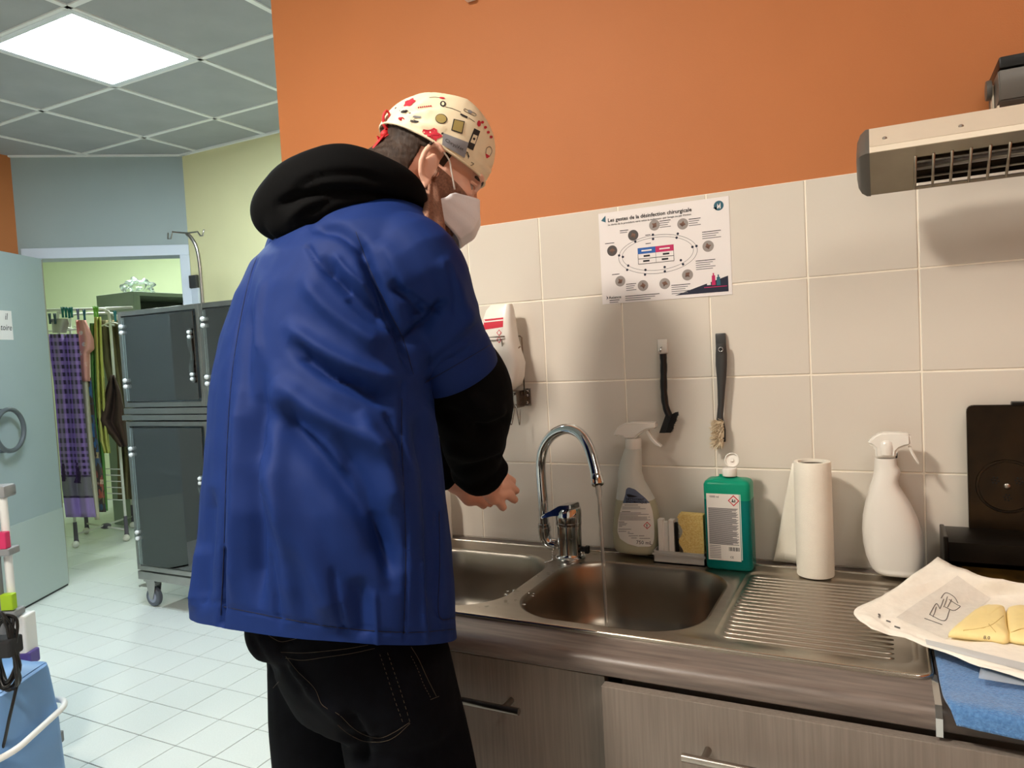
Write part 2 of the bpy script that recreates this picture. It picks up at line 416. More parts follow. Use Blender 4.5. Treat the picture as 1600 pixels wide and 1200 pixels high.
# ------------------------------------------------------------------ sink
sink = thing('kitchen_sink', 'stainless steel double bowl sink with ribbed drainboard set in the countertop', 'sink', (.385, -.275, ZC))
def ring2(cx, cy, w, h, r, z, n=8): return [Vector((cx+x, cy+y, z)) for x, y in rrect(w, h, r, n)]
ZS = ZC+.0045
bowls = [(.0885, -.292, .347, .345), (.475, -.292, .347, .348)]
bm = B(); edges = []
def add_loop(pts):
    vs = [bm.verts.new(p) for p in pts]
    es = [bm.edges.new((vs[i], vs[(i+1) % len(vs)])) for i in range(len(vs))]; edges.extend(es); return vs
outer = add_loop(ring2(.385, -.2735, 1.192, .447, .02, ZS))
holes = [add_loop(ring2(x, y, w_+.012, h_+.012, .105, ZS, 12)) for x, y, w_, h_ in bowls]
basin = add_loop(ring2(.822, -.277, .296, .372, .03, ZS, 6))
bmesh.ops.triangle_fill(bm, use_beauty=True, edges=edges)
# rolled outer edge
prev = outer
for dx, dz in ((.003, -.0003), (.0045, -.0015), (.005, -.0046)):
    cur = [bm.verts.new(p) for p in ring2(.385, -.2735, 1.192+2*dx, .447+2*dx, .02+dx, ZS+dz)]
    for i in range(len(cur)): bm.faces.new((prev[i], prev[(i+1) % len(cur)], cur[(i+1) % len(cur)], cur[i]))
    prev = cur
# pressed basin of the drainboard
prev = basin
for dw, dz in ((.004, -.001), (.012, -.0035), (.02, -.004)):
    cur = [bm.verts.new(p) for p in ring2(.822, -.277, .296-dw, .372-dw, .03-dw*.4, ZS+dz, 6)]
    for i in range(len(cur)): bm.faces.new((prev[i], prev[(i+1) % len(cur)], cur[(i+1) % len(cur)], cur[i]))
    prev = cur
bm.faces.new(prev)
bm_obj('sink_deck', recalc(bm), M_steel, sink, 40)
bm = B(); lp = ring2(.385, -.2735, 1.194, .449, .021, ZS-.0008); tube(bm, lp+[lp[0]], .0034, 8, cap=False); bm_obj('sink_rim', bm, mat('polished_rim', (200, 192, 180), .18, 1), sink, True)
for x, y, w_, h_ in bowls:
    bm = B(); rings = []
    for inset, z, r in ((-.006, 0, .105), (-.003, -.0008, .103), (0, -.004, .1), (.003, -.012, .1), (.008, -.06, .1), (.014, -.11, .098), (.026, -.135, .094), (.05, -.148, .09), (.09, -.153, .06), (.14, -.155, .03)):
        rings.append(ring2(x, y, w_-2*inset, h_-2*inset, min(r, (w_-2*inset)/2-.002), ZS+z, 12))
    rr = loft(bm, rings, cap=False); bm.faces.new(rr[-1])
    o = bm_obj('sink_bowl', recalc(bm), M_bowl, sink, 50)
    bm = B(); lathe(bm, [(.0, .0), (.02, .0005), (.034, .003), (.036, .001), (.037, -.002)], (x, y, ZS-.1545), 24); bm_obj('drain', recalc(bm), M_chrome, o, 40)
for k in range(19):
    y = -.118-.0178*k; bm = B(); x0 = .683+.0012*abs(9-k)*.4; x1 = .937
    prof = [Vector((0, -.0052, -.0012)), Vector((0, -.0035, .0006)), Vector((0, -.0012, .0017)), Vector((0, .0012, .0017)), Vector((0, .0035, .0006)), Vector((0, .0052, -.0012))]
    loft(bm, [[p*s+Vector((x, y, ZS-.0035)) for p in prof] for x, s in ((x0, .15), (x0+.006, .8), (x0+.014, 1), (x1-.014, 1), (x1-.006, .8), (x1, .15))])
    bm_obj('drain_ridge', recalc(bm), M_steel, sink, True)
bm = B()
for k in range(46):
    while True:
        x = random.uniform(.24, .34); y = random.uniform(-.46, -.07)
        if abs((x-.2835)) < .012+.05*abs(y+.29)/.17*.8: break
    r = random.uniform(.0015, .0045); sphere(bm, (x, y, ZS), r, 8, (1.2, 1, .3))
o = tag(bm_obj('water_drops', bm, mat('water', (235, 240, 240), .03, trans=1, ior=1.33), None, True), 'water drops scattered on the steel deck around the tap', 'water', kind='stuff')
# ------------------------------------------------------------------ tap
TX, TY = .288, -.112
tap = thing('kitchen_tap', 'chrome mixer tap with high arched spout and running water', 'tap', (TX, TY, ZS))
bm = B(); lathe(bm, [(.0, 0), (.034, 0), (.0345, .003), (.032, .006), (.0285, .0075), (.0275, .012), (.0275, .047), (.0268, .0475), (.0268, .0495), (.0275, .05), (.0275, .075), (.0292, .077), (.0295, .082), (.0285, .0835), (.0, .084)], (TX, TY, ZS), 40)
bm_obj('tap_body', recalc(bm), M_chrome, tap, 35)
bm = B(); rings = []
for s, z, r, dx in ((0, .083, .0288, 0), (1, .096, .0298, 0), (2, .108, .0292, .001), (3, .115, .025, .004), (4, .117, .012, .008)):
    rings.append([Vector((TX+dx+r*math.cos(a), TY+r*math.sin(a), ZS+z)) for a in [2*PI*j/32 for j in range(32)]])
loft(bm, rings); lv = bm_obj('lever_head', recalc(bm), M_chrome, tap, 40)
bm = B(); loft(bm, [[Vector((TX+x+dy*.15, TY+y0+dy, ZS+z+dz)) for dy, dz in ((-w_, -t), (w_, -t), (w_*.9, t), (-w_*.9, t))] for x, y0, z, w_, t in ((.016, .002, .112, .022, .013), (-.01, -.006, .112, .021, .011), (-.03, -.012, .105, .017, .0065), (-.046, -.016, .099, .014, .0045), (-.055, -.018, .095, .012, .003))])
bmesh.ops.bevel(bm, geom=bm.edges[:], offset=.0015, segments=2, affect='EDGES'); bm_obj('lever_handle', recalc(bm), M_chrome, lv, 40)
sp = [(868, 851, -.11), (858, 848, -.112), (852, 838, -.114), (850, 818, -.116), (849, 790, -.118), (846, 752, -.121), (845, 722, -.126), (850, 698, -.135), (864, 679, -.15), (885, 670, -.168), (905, 677, -.186), (919, 697, -.205), (928, 726, -.222), (932, 745, -.233)]
P = smooth_path([aty(*p) for p in sp], 6)
bm = B(); tube(bm, P, .0116, 20); bm_obj('spout', recalc(bm), M_chrome, tap, 60)
bm = B(); e = P[-1]; dn = (P[-1]-P[-3]).normalized(); tube(bm, [e-dn*.004, e+dn*.001, e+dn*.002, e+dn*.016, e+dn*.018], [.0118, .0128, .0128, .0128, .0115], 20); bm_obj('aerator', recalc(bm), M_chrome, tap, 40)
bm = B(); tube(bm, P[:19], .0142, 20); bm_obj('spout_elbow', recalc(bm), M_chrome, tap, 60)
a = aty(851, 826, -.1155); bm = B(); tube(bm, [a+Vector((0, 0, -.005)), a+Vector((0, 0, .004))], .0152, 20); bm_obj('swivel_ring', recalc(bm), M_chrome, tap, 40)
bm = B(); cyl(bm, (TX+.022, TY, ZS+.022), (TX+.04, TY-.002, ZS+.022), .006, 12); box(bm, (TX+.038, TY-.008, ZS+.014), (TX+.047, TY+.004, ZS+.03), .001); bm_obj('side_outlet', bm, M_black, tap, 40)
bm = B()
for k in range(16):
    p = Vector((TX-.03-.004*math.sin(k*.5), TY-.012-.0035*k, ZS+.03-.026*min(1, k/6))); sphere(bm, p, .0017, 6)
bm_obj('plug_chain', bm, M_chrome, tap, True)
# running water
e2 = e+dn*.018; bm = B(); pts = []; rs = []
for k in range(26):
    t = k/25; z = e2.z-(e2.z-(ZS-.152))*t
    pts.append(Vector((e2.x+.006*math.sqrt(t), e2.y-.004*math.sqrt(t), z))); rs.append((.0072 if k < 2 else .0052-.0012*t)*(1+.1*math.sin(k*1.9)))
tube(bm, pts, rs, 10, flat=.8)
M_water = mat('running_water', (238, 236, 230), .12, trans=.72, ior=1.2)
tag(bm_obj('water_stream', recalc(bm), M_water, None, True), 'thin stream of water falling from the tap into the right bowl', 'water')
# ------------------------------------------------------------------ base cabinets
def handle(parent, x0, x1, y, z):
    h = B(); cyl(h, (x0, y-.032, z), (x1, y-.032, z), .006, 14); o = bm_obj('handle', recalc(h), M_alu, parent, 40)
    for x in (x0+.03, x1-.03):
        h = B(); cyl(h, (x, y-.030, z), (x, y+.001, z), .005, 12); bm_obj('handle_post', recalc(h), M_alu, o, 40)
def cabinet(x0, x1, yf, label, hx, dw):
    t = thing('base_cabinet', label, 'cabinet', ((x0+x1)/2, -.28, 0))
    b = B(); box(b, (x0+.001, -.535, .1), (x1-.001, -.01, .74)); box(b, (x0+.018, -.535, .835), (x1-.018, -.515, .862)); bm_obj('carcass', b, M_carc, t)
    b = B(); box(b, (x0+.02, -.48, 0), (x1-.02, -.46, .1)); bm_obj('plinth', b, M_carc, t)
    b = B(); box(b, (x0+.002, yf, dw), (x1-.002, yf+.019, .858), .001); f = bm_obj('drawer_front', b, M_cab, t); handle(f, hx[0], hx[1], yf, .79)
    b = B(); box(b, (x0+.002, -.556, .105), (x1-.002, -.537, dw-.004), .001); bm_obj('door_panel', b, M_cab, t)
    if yf < -.57:
        for x in (x0+.03, x1-.045): b = B(); box(b, (x, yf+.018, dw+.02), (x+.015, -.53, .72)); bm_obj('drawer_side', b, M_carc, t)
    return t
cabinet(-.072, .527, -.556, 'pale wood-grain base cabinet under the sink beside the man, drawer shut', (.05, .385), .12)
cabinet(.529, 1.128, -.588, 'pale wood-grain base cabinet under the drainboard, front pulled slightly open', (.662, .995), .12)
cabinet(1.13, 1.73, -.556, 'pale wood-grain base cabinet at the right under the hotplate', (1.26, 1.6), .12)
# ------------------------------------------------------------------ bottles built from silhouettes at their own place
def sil(rows, Y, n=28, p=2.6):
    """rows: (u_left, u_right, v, half_depth) -> rings of a superellipse at distance Y from the wall"""
    out = []
    for ul, ur, v, hd in rows:
        a = aty(ul, v, Y); b_ = aty(ur, v, Y); c = (a+b_)/2; w_ = abs(b_.x-a.x)/2; r = []
        for k in range(n):
            t = 2*PI*k/n; ct, st = math.cos(t), math.sin(t)
            r.append(Vector((c.x+w_*math.copysign(abs(ct)**(2/p), ct), Y+hd*math.copysign(abs(st)**(2/p), st), c.z)))
        out.append(r)
    return out
def Z1(x, y): return 920+x/4.285, 620+y/4.285
def Z2(x, y): return 1180+x/3.75, 620+y/3.75
def rowsz(Z, rows): return [(Z(l, v)[0], Z(r, v)[0], Z(l, v)[1], hd) for v, l, r, hd in rows]
def poly_prism(pts, Y, hd, bev=.003):
    """pixel outline -> solid of thickness 2*hd around distance Y"""
    P_ = [aty(u, v, Y) for u, v in pts]; bm = B()
    loft(bm, [[Vector((p.x, Y-hd, p.z)) for p in P_], [Vector((p.x, Y+hd, p.z)) for p in P_]]); recalc(bm)
    if bev: bmesh.ops.bevel(bm, geom=bm.edges[:], offset=bev, segments=3, affect='EDGES', clamp_overlap=True)
    return bm
M_clear = mat('cloudy_plastic', (236, 238, 230), .3, trans=.3, ior=1.2)
M_liquid1 = mat('pale_cleaner_liquid', (200, 196, 168), .25, trans=.25, ior=1.2)
# spray bottle with label
Y1 = -.052
t = thing('spray_bottle', 'translucent spray bottle of enzymatic cleaner with white label beside the tap', 'spray bottle', (.413, Y1, ZS))
rows = [(345, 244, 350, .016), (440, 212, 352, .02), (500, 202, 350, .024), (560, 203, 366, .028), (620, 196, 402, .031), (680, 190, 436, .032)]
rows2 = [(680, 190, 436, .032), (720, 184, 452, .033), (800, 172, 470, .034), (900, 166, 478, .034), (980, 172, 476, .034), (1015, 184, 470, .033), (1030, 196, 462, .030), (1036, 215, 445, .024)]
bm = B(); loft(bm, sil(rowsz(Z1, rows), Y1)); up1 = bm_obj('bottle_top', recalc(bm), M_clear, t, 60)
bm = B(); loft(bm, sil(rowsz(Z1, rows2), Y1)); lo1 = bm_obj('bottle_body', recalc(bm), M_liquid1, t, 60)
bm = B(); loft(bm, sil(rowsz(Z1, [(276, 248, 347, .0165), (285, 246, 350, .0175), (338, 246, 350, .0175), (347, 250, 346, .0165)]), Y1, p=2)); bm_obj('collar', recalc(bm), M_wplast, t, 40)
sh = poly_prism([Z1(*p) for p in [(176, 262), (180, 235), (205, 195), (250, 172), (300, 166), (452, 168), (455, 210), (400, 214), (365, 232), (330, 262), (325, 278), (255, 278), (240, 262), (212, 258)]], Y1, .013, .004)
sh = bm_obj('spray_head', sh, M_wplast2, t, 45)
bm = poly_prism([Z1(*p) for p in [(385, 228), (402, 222), (430, 270), (462, 305), (493, 328), (488, 337), (450, 322), (415, 285)]], Y1, .007, .0015); bm_obj('trigger', bm, M_wplast2, sh, 45)
bv = bvh_of(up1, lo1); M_label = mat('label_paper', (226, 222, 214), .55); M_labelblue = mat('label_grey_blue', (92, 104, 128), .55)
def dz(Z, name, rows, m, par, bv, **k): return decal_rows(name, [(Z(r[1], r[0])[0], Z(r[1], r[0])[1], Z(r[2], r[0])[0], Z(r[2], r[0])[1]) for r in rows], bv, m, par, **k)
dz(Z1, 'label_band', [(608, 262, 275), (620, 250, 310), (650, 246, 345), (680, 238, 380), (712, 228, 408)], M_labelblue, lo1, bv, nrow=16)
lab = dz(Z1, 'label', [(712, 228, 408), (760, 212, 424), (830, 197, 434), (900, 192, 438), (950, 210, 436), (985, 262, 428), (1003, 330, 408)], M_label, lo1, bv, nrow=24, ncol=14)
for y, x0, x1 in [(724, 240, 330), (738, 225, 345), (749, 225, 380), (768, 222, 280), (777, 210, 350), (786, 210, 400), (796, 208, 330), (805, 208, 408), (814, 208, 390), (823, 206, 412), (838, 202, 240), (848, 204, 258), (857, 204, 250), (866, 204, 225), (886, 200, 285), (900, 200, 252), (915, 262, 300), (905, 262, 275), (930, 268, 330), (945, 285, 322), (930, 335, 372), (947, 340, 410)]:
    dz(Z1, 'print_line', [(y-1.6, x0, x1), (y+1.6, x0, x1)], M_ink if y in (838, 768, 724) else M_inkg, lab, bv, nrow=2, ncol=6, off=.0011)
for s, x, y, sz, bo in [('NETTOYANT', 250, 690, 20, .02), ('ENZYMATIQUE', 250, 708, 20, .02), ('750 mL', 318, 984, 34, 0)]:
    u, v = Z1(x, y); decal_text(s, u, v, sz/4.285, (1, .05), (0, -1), bv, M_ink, lab, off=.0013, bold=bo)
dz(Z1, 'brand_flash', [(652, 252, 272), (668, 262, 330), (672, 268, 300)], M_ink, lab, bv, nrow=3, ncol=5, off=.0013)
def diamond(Z, x, y, r, par, bv):
    decal_rows('hazard_diamond', [(Z(x, y-r)[0], Z(x, y-r)[1], Z(x+1, y-r)[0], Z(x, y-r)[1]), (Z(x-r, y)[0], Z(x, y)[1], Z(x+r, y)[0], Z(x, y)[1]), (Z(x, y+r)[0], Z(x, y+r)[1], Z(x+1, y+r)[0], Z(x, y+r)[1])], bv, M_red, par, nrow=9, ncol=5, off=.0011)
    r2 = r*.76
    return decal_rows('hazard_field', [(Z(x, y-r2)[0], Z(x, y-r2)[1], Z(x+1, y-r2)[0], Z(x, y-r2)[1]), (Z(x-r2, y)[0], Z(x, y)[1], Z(x+r2, y)[0], Z(x, y)[1]), (Z(x, y+r2)[0], Z(x, y+r2)[1], Z(x+1, y+r2)[0], Z(x, y+r2)[1])], bv, M_label, par, nrow=9, ncol=5, off=.0015)
diamond(Z1, 390, 861, 25, lab, bv)
u, v = Z1(384, 875); decal_text('!', u, v, 34/4.285, (1, .05), (0, -1), bv, M_ink, lab, off=.0019, bold=.03)
# white spray bottle
Y2 = -.055
t = thing('spray_bottle', 'plain opaque white spray bottle standing between paper roll and black hotplate lid', 'spray bottle', (.945, Y2, ZS))
rows = [(358, 700, 826, .018), (400, 698, 830, .02), (420, 697, 846, .021), (440, 694, 853, .022), (462, 690, 846, .024), (490, 683, 838, .026), (520, 672, 845, .028), (560, 660, 872, .031), (620, 644, 912, .034), (700, 630, 952, .036), (780, 626, 978, .037), (860, 632, 990, .037), (930, 648, 992, .037), (985, 672, 984, .036), (1000, 681, 979, .035), (1004, 684, 978, .036), (1022, 700, 970, .034), (1032, 725, 950, .028)]
bm = B(); loft(bm, sil(rowsz(Z2, rows), Y2)); wb = bm_obj('bottle_body', recalc(bm), M_wplast, t, 60)
sh = poly_prism([Z2(*p) for p in [(656, 272), (664, 252), (700, 222), (735, 205), (820, 205), (908, 214), (913, 280), (880, 284), (845, 298), (828, 316), (826, 352), (704, 352), (702, 296), (680, 278)]], Y2, .014, .004)
sh = bm_obj('spray_head', sh, M_wplast2, t, 45)
bm = B(); c = aty(*Z2(770, 300), Y2-.006); lathe(bm, [(0, -.014), (.0125, -.0125), (.0135, 0), (.0125, .012), (.008, .0155), (0, .016)], c, 20); bm_obj('head_shroud', recalc(bm), M_wplast2, sh, 50)
bm = poly_prism([Z2(*p) for p in [(893, 290), (912, 286), (930, 330), (962, 385), (955, 398), (918, 340)]], Y2, .007, .0015); bm_obj('trigger', bm, M_wplast2, sh, 45)
bm = poly_prism([Z2(*p) for p in [(824, 318), (834, 312), (833, 356), (822, 358)]], Y2, .006, .0005); bm_obj('neck_clip', bm, M_black, sh)
# green bottle
t = thing('disinfectant_bottle', 'green one litre bottle of disinfectant with white label and open flip cap', 'bottle', (.635, -.072, ZS))
GX0, GX1, GY0, GY1 = .592, .686, -.108, -.048
def gring(z, ins, r, gx=None): cx, cy = (GX0+GX1)/2, (GY0+GY1)/2; return [Vector((cx+x, cy+y, z)) for x, y in rrect(GX1-GX0-2*ins, GY1-GY0-2*ins, r, 6)]
ZL = ZC+.152
M_grn = mat('green_plastic', (24, 158, 124), .28, trans=.25, ior=1.2); M_grnl = mat('green_liquid_plastic', (10, 118, 112), .25, trans=.12, ior=1.2)
bm = B(); loft(bm, [gring(ZS, .006, .008), gring(ZS+.002, .002, .01), gring(ZS+.006, 0, .011), gring(ZL, 0, .011)]); g1 = bm_obj('bottle_body', recalc(bm), M_grnl, t, 40)
bm = B(); loft(bm, [gring(ZL, 0, .011), gring(ZC+.183, 0, .011), gring(ZC+.189, .003, .01), gring(ZC+.192, .008, .01), gring(ZC+.1945, .02, .009), gring(ZC+.197, .029, .0008), gring(ZC+.201, .029, .0008)]); g2 = bm_obj('bottle_shoulder', recalc(bm), M_grn, t, 40)
cx, cy = (GX0+GX1)/2+.004, (GY0+GY1)/2
bm = B(); lathe(bm, [(.0, .198), (.0145, .198), (.0152, .2), (.0152, .213), (.0142, .2145), (.0, .215)], (cx, cy, ZC), 28); cp = bm_obj('cap', recalc(bm), M_wplast2, t, 40)
bm = B(); Mf = Matrix.Rotation(math.radians(78), 3, 'X'); lathe(bm, [(.0, 0), (.0145, .0), (.015, .002), (.015, .006), (.0132, .0064), (.0128, .0025), (.004, .0025), (.0035, .006), (.0, .006)], (cx+.004, cy+.012, ZC+.229), 28, Mf.to_4x4()); bm_obj('flip_lid', recalc(bm), M_wplast2, cp, 40)
bm = B(); box(bm, (cx-.004, cy+.008, ZC+.212), (cx+.006, cy+.013, ZC+.218)); bm_obj('lid_hinge', bm, M_wplast2, cp)
bv = bvh_of(g1, g2)
fx0, fx1, fz0, fz1, fy = GX0+.007, GX1-.021, ZC+.026, ZC+.165, GY0-.0006
bm = B(); box(bm, (fx0, fy, fz0), (fx1, GY0+.001, fz1)); lab = bm_obj('label', bm, M_label, t)
def flat(name, x0, x1, z0, z1, m, par, y): b = B(); box(b, (x0, y, z0), (x1, y+.0004, z1)); return bm_obj(name, b, m, par)
k = 0
for z in np.linspace(fz1-.03, fz0+.034, 40):
    flat('print_line', fx0+.003, fx1-.003-(.012 if k % 7 == 3 else .002*(k % 3)), z-.0006, z+.0006, M_inkg, lab, fy-.0003); k += 1
for z in np.linspace(fz0+.03, fz0+.005, 8): flat('print_line', fx0+.003, fx0+.026, z-.0006, z+.0006, M_inkg, lab, fy-.0003)
for q in range(11): flat('barcode_bar', fx1-.024+.002*q, fx1-.024+.002*q+(.0012 if q % 3 else .0006), fz0+.021, fz0+.029, M_ink, lab, fy-.0003)
def flatmat(x, y, z): return Matrix.Translation((x, y, z)) @ Matrix.Rotation(PI/2, 4, 'X')
text_obj('1000 ml', .006, flatmat(fx0+.006, fy-.0004, fz1-.008), M_ink, lab)
text_obj('CE', .006, flatmat(fx1-.022, fy-.0004, fz0+.006), M_ink, lab)
b = B(); c0 = Vector((fx1-.011, fy-.0004, fz1-.013)); loft(b, [[c0+Vector((x*r, dy, z*r)) for x, z in ((1, 0), (0, 1), (-1, 0), (0, -1))] for r, dy in ((.0115, .0004), (.0115, 0))]); hz = bm_obj('hazard_diamond', recalc(b), M_red, lab)
b = B(); loft(b, [[c0+Vector((x*.0088, dy, z*.0088)) for x, z in ((1, 0), (0, 1), (-1, 0), (0, -1))] for dy in (0, -.0003)]); bm_obj('hazard_field', recalc(b), M_label, hz)
flat('hazard_mark', c0.x-.004, c0.x+.004, c0.z-.003, c0.z-.001, M_ink, hz, c0.y-.0006); flat('hazard_mark', c0.x-.003, c0.x-.001, c0.z-.001, c0.z+.003, M_ink, hz, c0.y-.0006); flat('hazard_mark', c0.x+.001, c0.x+.004, c0.z+.0, c0.z+.002, M_ink, hz, c0.y-.0006)
flat('margin_print', fx1+.0012, fx1+.0028, fz0+.003, fz1, mat('white_print', (210, 230, 222), .5), lab, GY0-.0004)
# tray with nail brush and sponge
M_tray = mat('frosted_tray', (214, 212, 206), .35, trans=.3, ior=1.15)
TRX0, TRX1, TRY0, TRY1 = .477, .588, -.095, -.05
b = B(); box(b, (TRX0, TRY0, ZS), (TRX1, TRY1, ZS+.003)); 
for lo, hi in (((TRX0, TRY0), (TRX1, TRY0+.002)), ((TRX0, TRY1-.002), (TRX1, TRY1)), ((TRX0, TRY0), (TRX0+.002, TRY1)), ((TRX1-.002, TRY0), (TRX1, TRY1))): box(b, (*lo, ZS), (*hi, ZS+.027))
box(b, (TRX0-.002, TRY0-.002, ZS+.018), (TRX1+.002, TRY0, ZS+.022))
tag(bm_obj('plastic_tray', b, M_tray), 'small frosted plastic tray holding brush and sponge behind the sink', 'tray')
t = thing('nail_brush', 'white upright nail brush with dark bristles in the small tray', 'brush', (.505, -.072, ZS+.003))
zb0, zb1 = ZS+.0035, ZS+.094
b = B(); box(b, (.487, -.088, zb0), (.4985, -.07, zb1), .001); box(b, (.5105, -.088, zb0), (.522, -.07, zb1), .001); box(b, (.4985, -.083, zb0), (.5105, -.072, zb1-.006)); bm_obj('brush_back', b, M_wplast, t)
b = B()
for i in range(26):
    for j in range(4): cyl(b, (.521, -.086+.004*j, zb0+.008+.003*i), (.530+random.uniform(-.001, .001), -.086+.004*j, zb0+.008+.003*i), .0006, 4)
tag(bm_obj('bristles', b, M_black, t), kind='stuff')
M_sponge = mat('yellow_sponge', (246, 222, 150), .9, col2=(226, 188, 104), vscale=330, bump=.9, bscale=330)
b = B(); edge = []
for k in range(33):
    z = ZS+.02+(.09)*k/32; x = .5375+.0045*math.sin(k/32*4*PI+.6)-(.004 if k > 28 else 0); edge.append((x, z))
poly = edge+[(.5865, ZS+.109), (.5865, ZS+.017)]
prism(b, poly, -.091, -.069, 1); recalc(b); tag(bm_obj('sponge', b, M_sponge), 'yellow wavy-edged sponge standing in the tray next to the green bottle', 'sponge')
# paper towel roll
t = thing('paper_towel_roll', 'slim upright roll of white kitchen paper with a loose sheet behind', 'paper roll', (.803, -.08, ZS))
M_paper = mat('tissue_paper', (244, 238, 224), .85, var=.015, vscale=60, bump=.25, bscale=500)
RX, RY = .803, -.078; b = B(); n = 40; rings = []
for r, z in ((.0345, 0), (.0352, .002), (.0352, .11), (.0348, .2), (.0345, .226), (.034, .2275), (.027, .2275), (.0265, .226), (.0265, .15)):
    rings.append([Vector((RX+r*math.cos(a)*(1+.004*math.sin(3*a)), RY+r*math.sin(a), ZS+z)) for a in [2*PI*k/n for k in range(n)]])
loft(b, rings); bm_obj('roll', recalc(b), M_paper, t, 50)
b = B(); lathe(b, [(.0262, .03), (.0262, .222), (.0252, .222), (.0252, .03)], (RX, RY, ZS), 30); bm_obj('cardboard_core', recalc(b), mat('grey_card', (120, 112, 100), .9), t, 40)
b = B(); rows = []
for k in range(13):
    s = k/12; top = Vector((RX-.01-.034*s**.8, RY+.034+.03*s, ZS+.223-.012*s)); bot = Vector((RX-.01-.076*s, RY+.034+.014*math.sin(s*PI)+.012*s, ZS+.001+.004*s*s)); rows.append([top+(bot-top)*(j/10)+Vector((0, .005*math.sin(j*.6+s*3)*s, 0)) for j in range(11)])
loft(b, rows, cap=False, closed=False); o = bm_obj('loose_sheet', b, M_paper, t, True); md = o.modifiers.new('s', 'SOLIDIFY'); md.thickness = .0012
# white bottle hidden behind the man
b = B(); lathe(b, [(0, 0), (.034, 0), (.037, .004), (.037, .12), (.03, .145), (.016, .158), (.016, .175), (.0, .176)], (-.105, -.055, ZC), 28)
tag(bm_obj('white_bottle', recalc(b), M_wplast, None, 40), 'white bottle by the tiles half hidden behind the man', 'bottle')
# ------------------------------------------------------------------ poster on the tiles
PX0, PX1, PZ0, PZ1, PY = .3535, .6485, 1.478, 1.688, -.0012
t = thing('wall_poster', 'white poster on surgical hand disinfection taped on the tiles', 'poster', ((PX0+PX1)/2, PY, PZ0))
M_pp = mat('poster_paper', (236, 230, 228), .35); M_teal = mat('poster_teal', (34, 92, 110), .5); M_navy = mat('poster_navy', (16, 22, 48), .5)
M_pblue = mat('poster_blue', (30, 92, 170), .5); M_mag = mat('poster_magenta', (190, 24, 92), .5); M_skin_p = mat('poster_skin_print', (132, 96, 78), .6, col2=(82, 56, 44), vscale=90); M_pgrey = mat('poster_photo_grey', (150, 142, 138), .6)
b = B(); box(b, (PX0, PY, PZ0), (PX1, PY+.001, PZ1)); sheet = bm_obj('sheet', b, M_pp, t)
def pq(x, y): return PX0+(PX1-PX0)*x, PZ0+(PZ1-PZ0)*(1-y)         # 0..1 from the top left
def pdisc(name, x, y, r, m, par, lay=1, inner=0, n=24, sx=1, sz=1):
    b = B(); cx, cz = pq(x, y); yy = PY-.00025*lay
    if inner: loft(b, [[Vector((cx+rr*sx*math.cos(2*PI*k/n), yy, cz+rr*sz*math.sin(2*PI*k/n))) for k in range(n)] for rr in (r, inner)], cap=False)
    else: b.faces.new([b.verts.new((cx+r*sx*math.cos(2*PI*k/n), yy, cz+r*sz*math.sin(2*PI*k/n))) for k in range(n)])
    return bm_obj(name, b, m, par)
def ppoly(name, pts, m, par, lay=1):
    b = B(); b.faces.new([b.verts.new((pq(*p)[0], PY-.00025*lay, pq(*p)[1])) for p in pts]); return bm_obj(name, b, m, par)
def ptext(s, x, y, size, m=M_ink, par=None, bold=0, align='LEFT', sx=1):
    X, Z = pq(x, y); return text_obj(s, size, flatmat(X, PY-.0006, Z), m, par or sheet, bold=bold, align=align, sx=sx)
ptext('Les gestes de la désinfection chirurgicale', .075, .105, .0118, bold=.00022)
ptext('La durée de la procédure varie selon la technique : par lavage ou par friction', .075, .145, .0062, M_ink)
ppoly('title_arrow', [(.02, .08), (.058, .03), (.058, .105)], M_teal, sheet)
e0 = pdisc('emblem', .927, .085, .0105, M_teal, sheet); ppoly('emblem_mark', [(.915, .115), (.918, .06), (.927, .09), (.94, .055), (.94, .115), (.933, .115), (.933, .09), (.925, .11)], M_pp, e0, 2); ppoly('emblem_tail', [(.885, .10), (.91, .095), (.915, .13)], M_teal, e0, 1)
def pring(x, y, rx, ry, w_):
    b = B(); cx, cz = pq(x, y); n = 72; loft(b, [[Vector((cx+(rx+d)*math.cos(2*PI*k/n), PY-.00025, cz+(ry+d)*math.sin(2*PI*k/n))) for k in range(n)] for d in (0, w_)], cap=False); return bm_obj('track_line', b, M_ink, sheet)
pring(.455, .51, .0895, .0425, .0008); pring(.455, .505, .081, .0365, .0007)
for ax, ay in [(.43, .30), (.62, .32), (.755, .47), (.65, .645), (.51, .70), (.355, .715), (.215, .645), (.155, .48), (.29, .35), (.43, .345), (.61, .36), (.725, .475), (.635, .60), (.51, .655), (.36, .665), (.225, .60), (.185, .50)]:
    pdisc('step_dot', ax, ay, .0028, M_navy, sheet, 2, n=14)
for k, (ax, ay) in enumerate([(.10, .42), (.275, .28), (.445, .20), (.66, .225), (.84, .485), (.68, .76), (.505, .83), (.335, .83), (.155, .76)]):
    d = pdisc('step_photo', ax, ay, .0122, M_pgrey if k not in (0, 1) else mat('poster_photo_dark', (78, 72, 70), .6), sheet, 1)
    a = k*1.1; hp = []
    for q, rr in enumerate((1, .45, .95, .5, .9, .6, .8, .7)): hp.append((ax+.026*rr*math.cos(a+q*.8), ay+.036*rr*math.sin(a+q*.8)))
    ppoly('hand_print', hp, M_skin_p, d, 2)
def plines(x, y, n, w_, m=M_ink):
    for k in range(n):
        X, Z = pq(x, y+.022*k); b = B(); box(b, (X, PY-.0004, Z-.0009), (X+w_*(1-.13*((k*7) % 3)), PY, Z+.0006)); bm_obj('print_line', b, m if k == 0 else M_inkg, sheet)
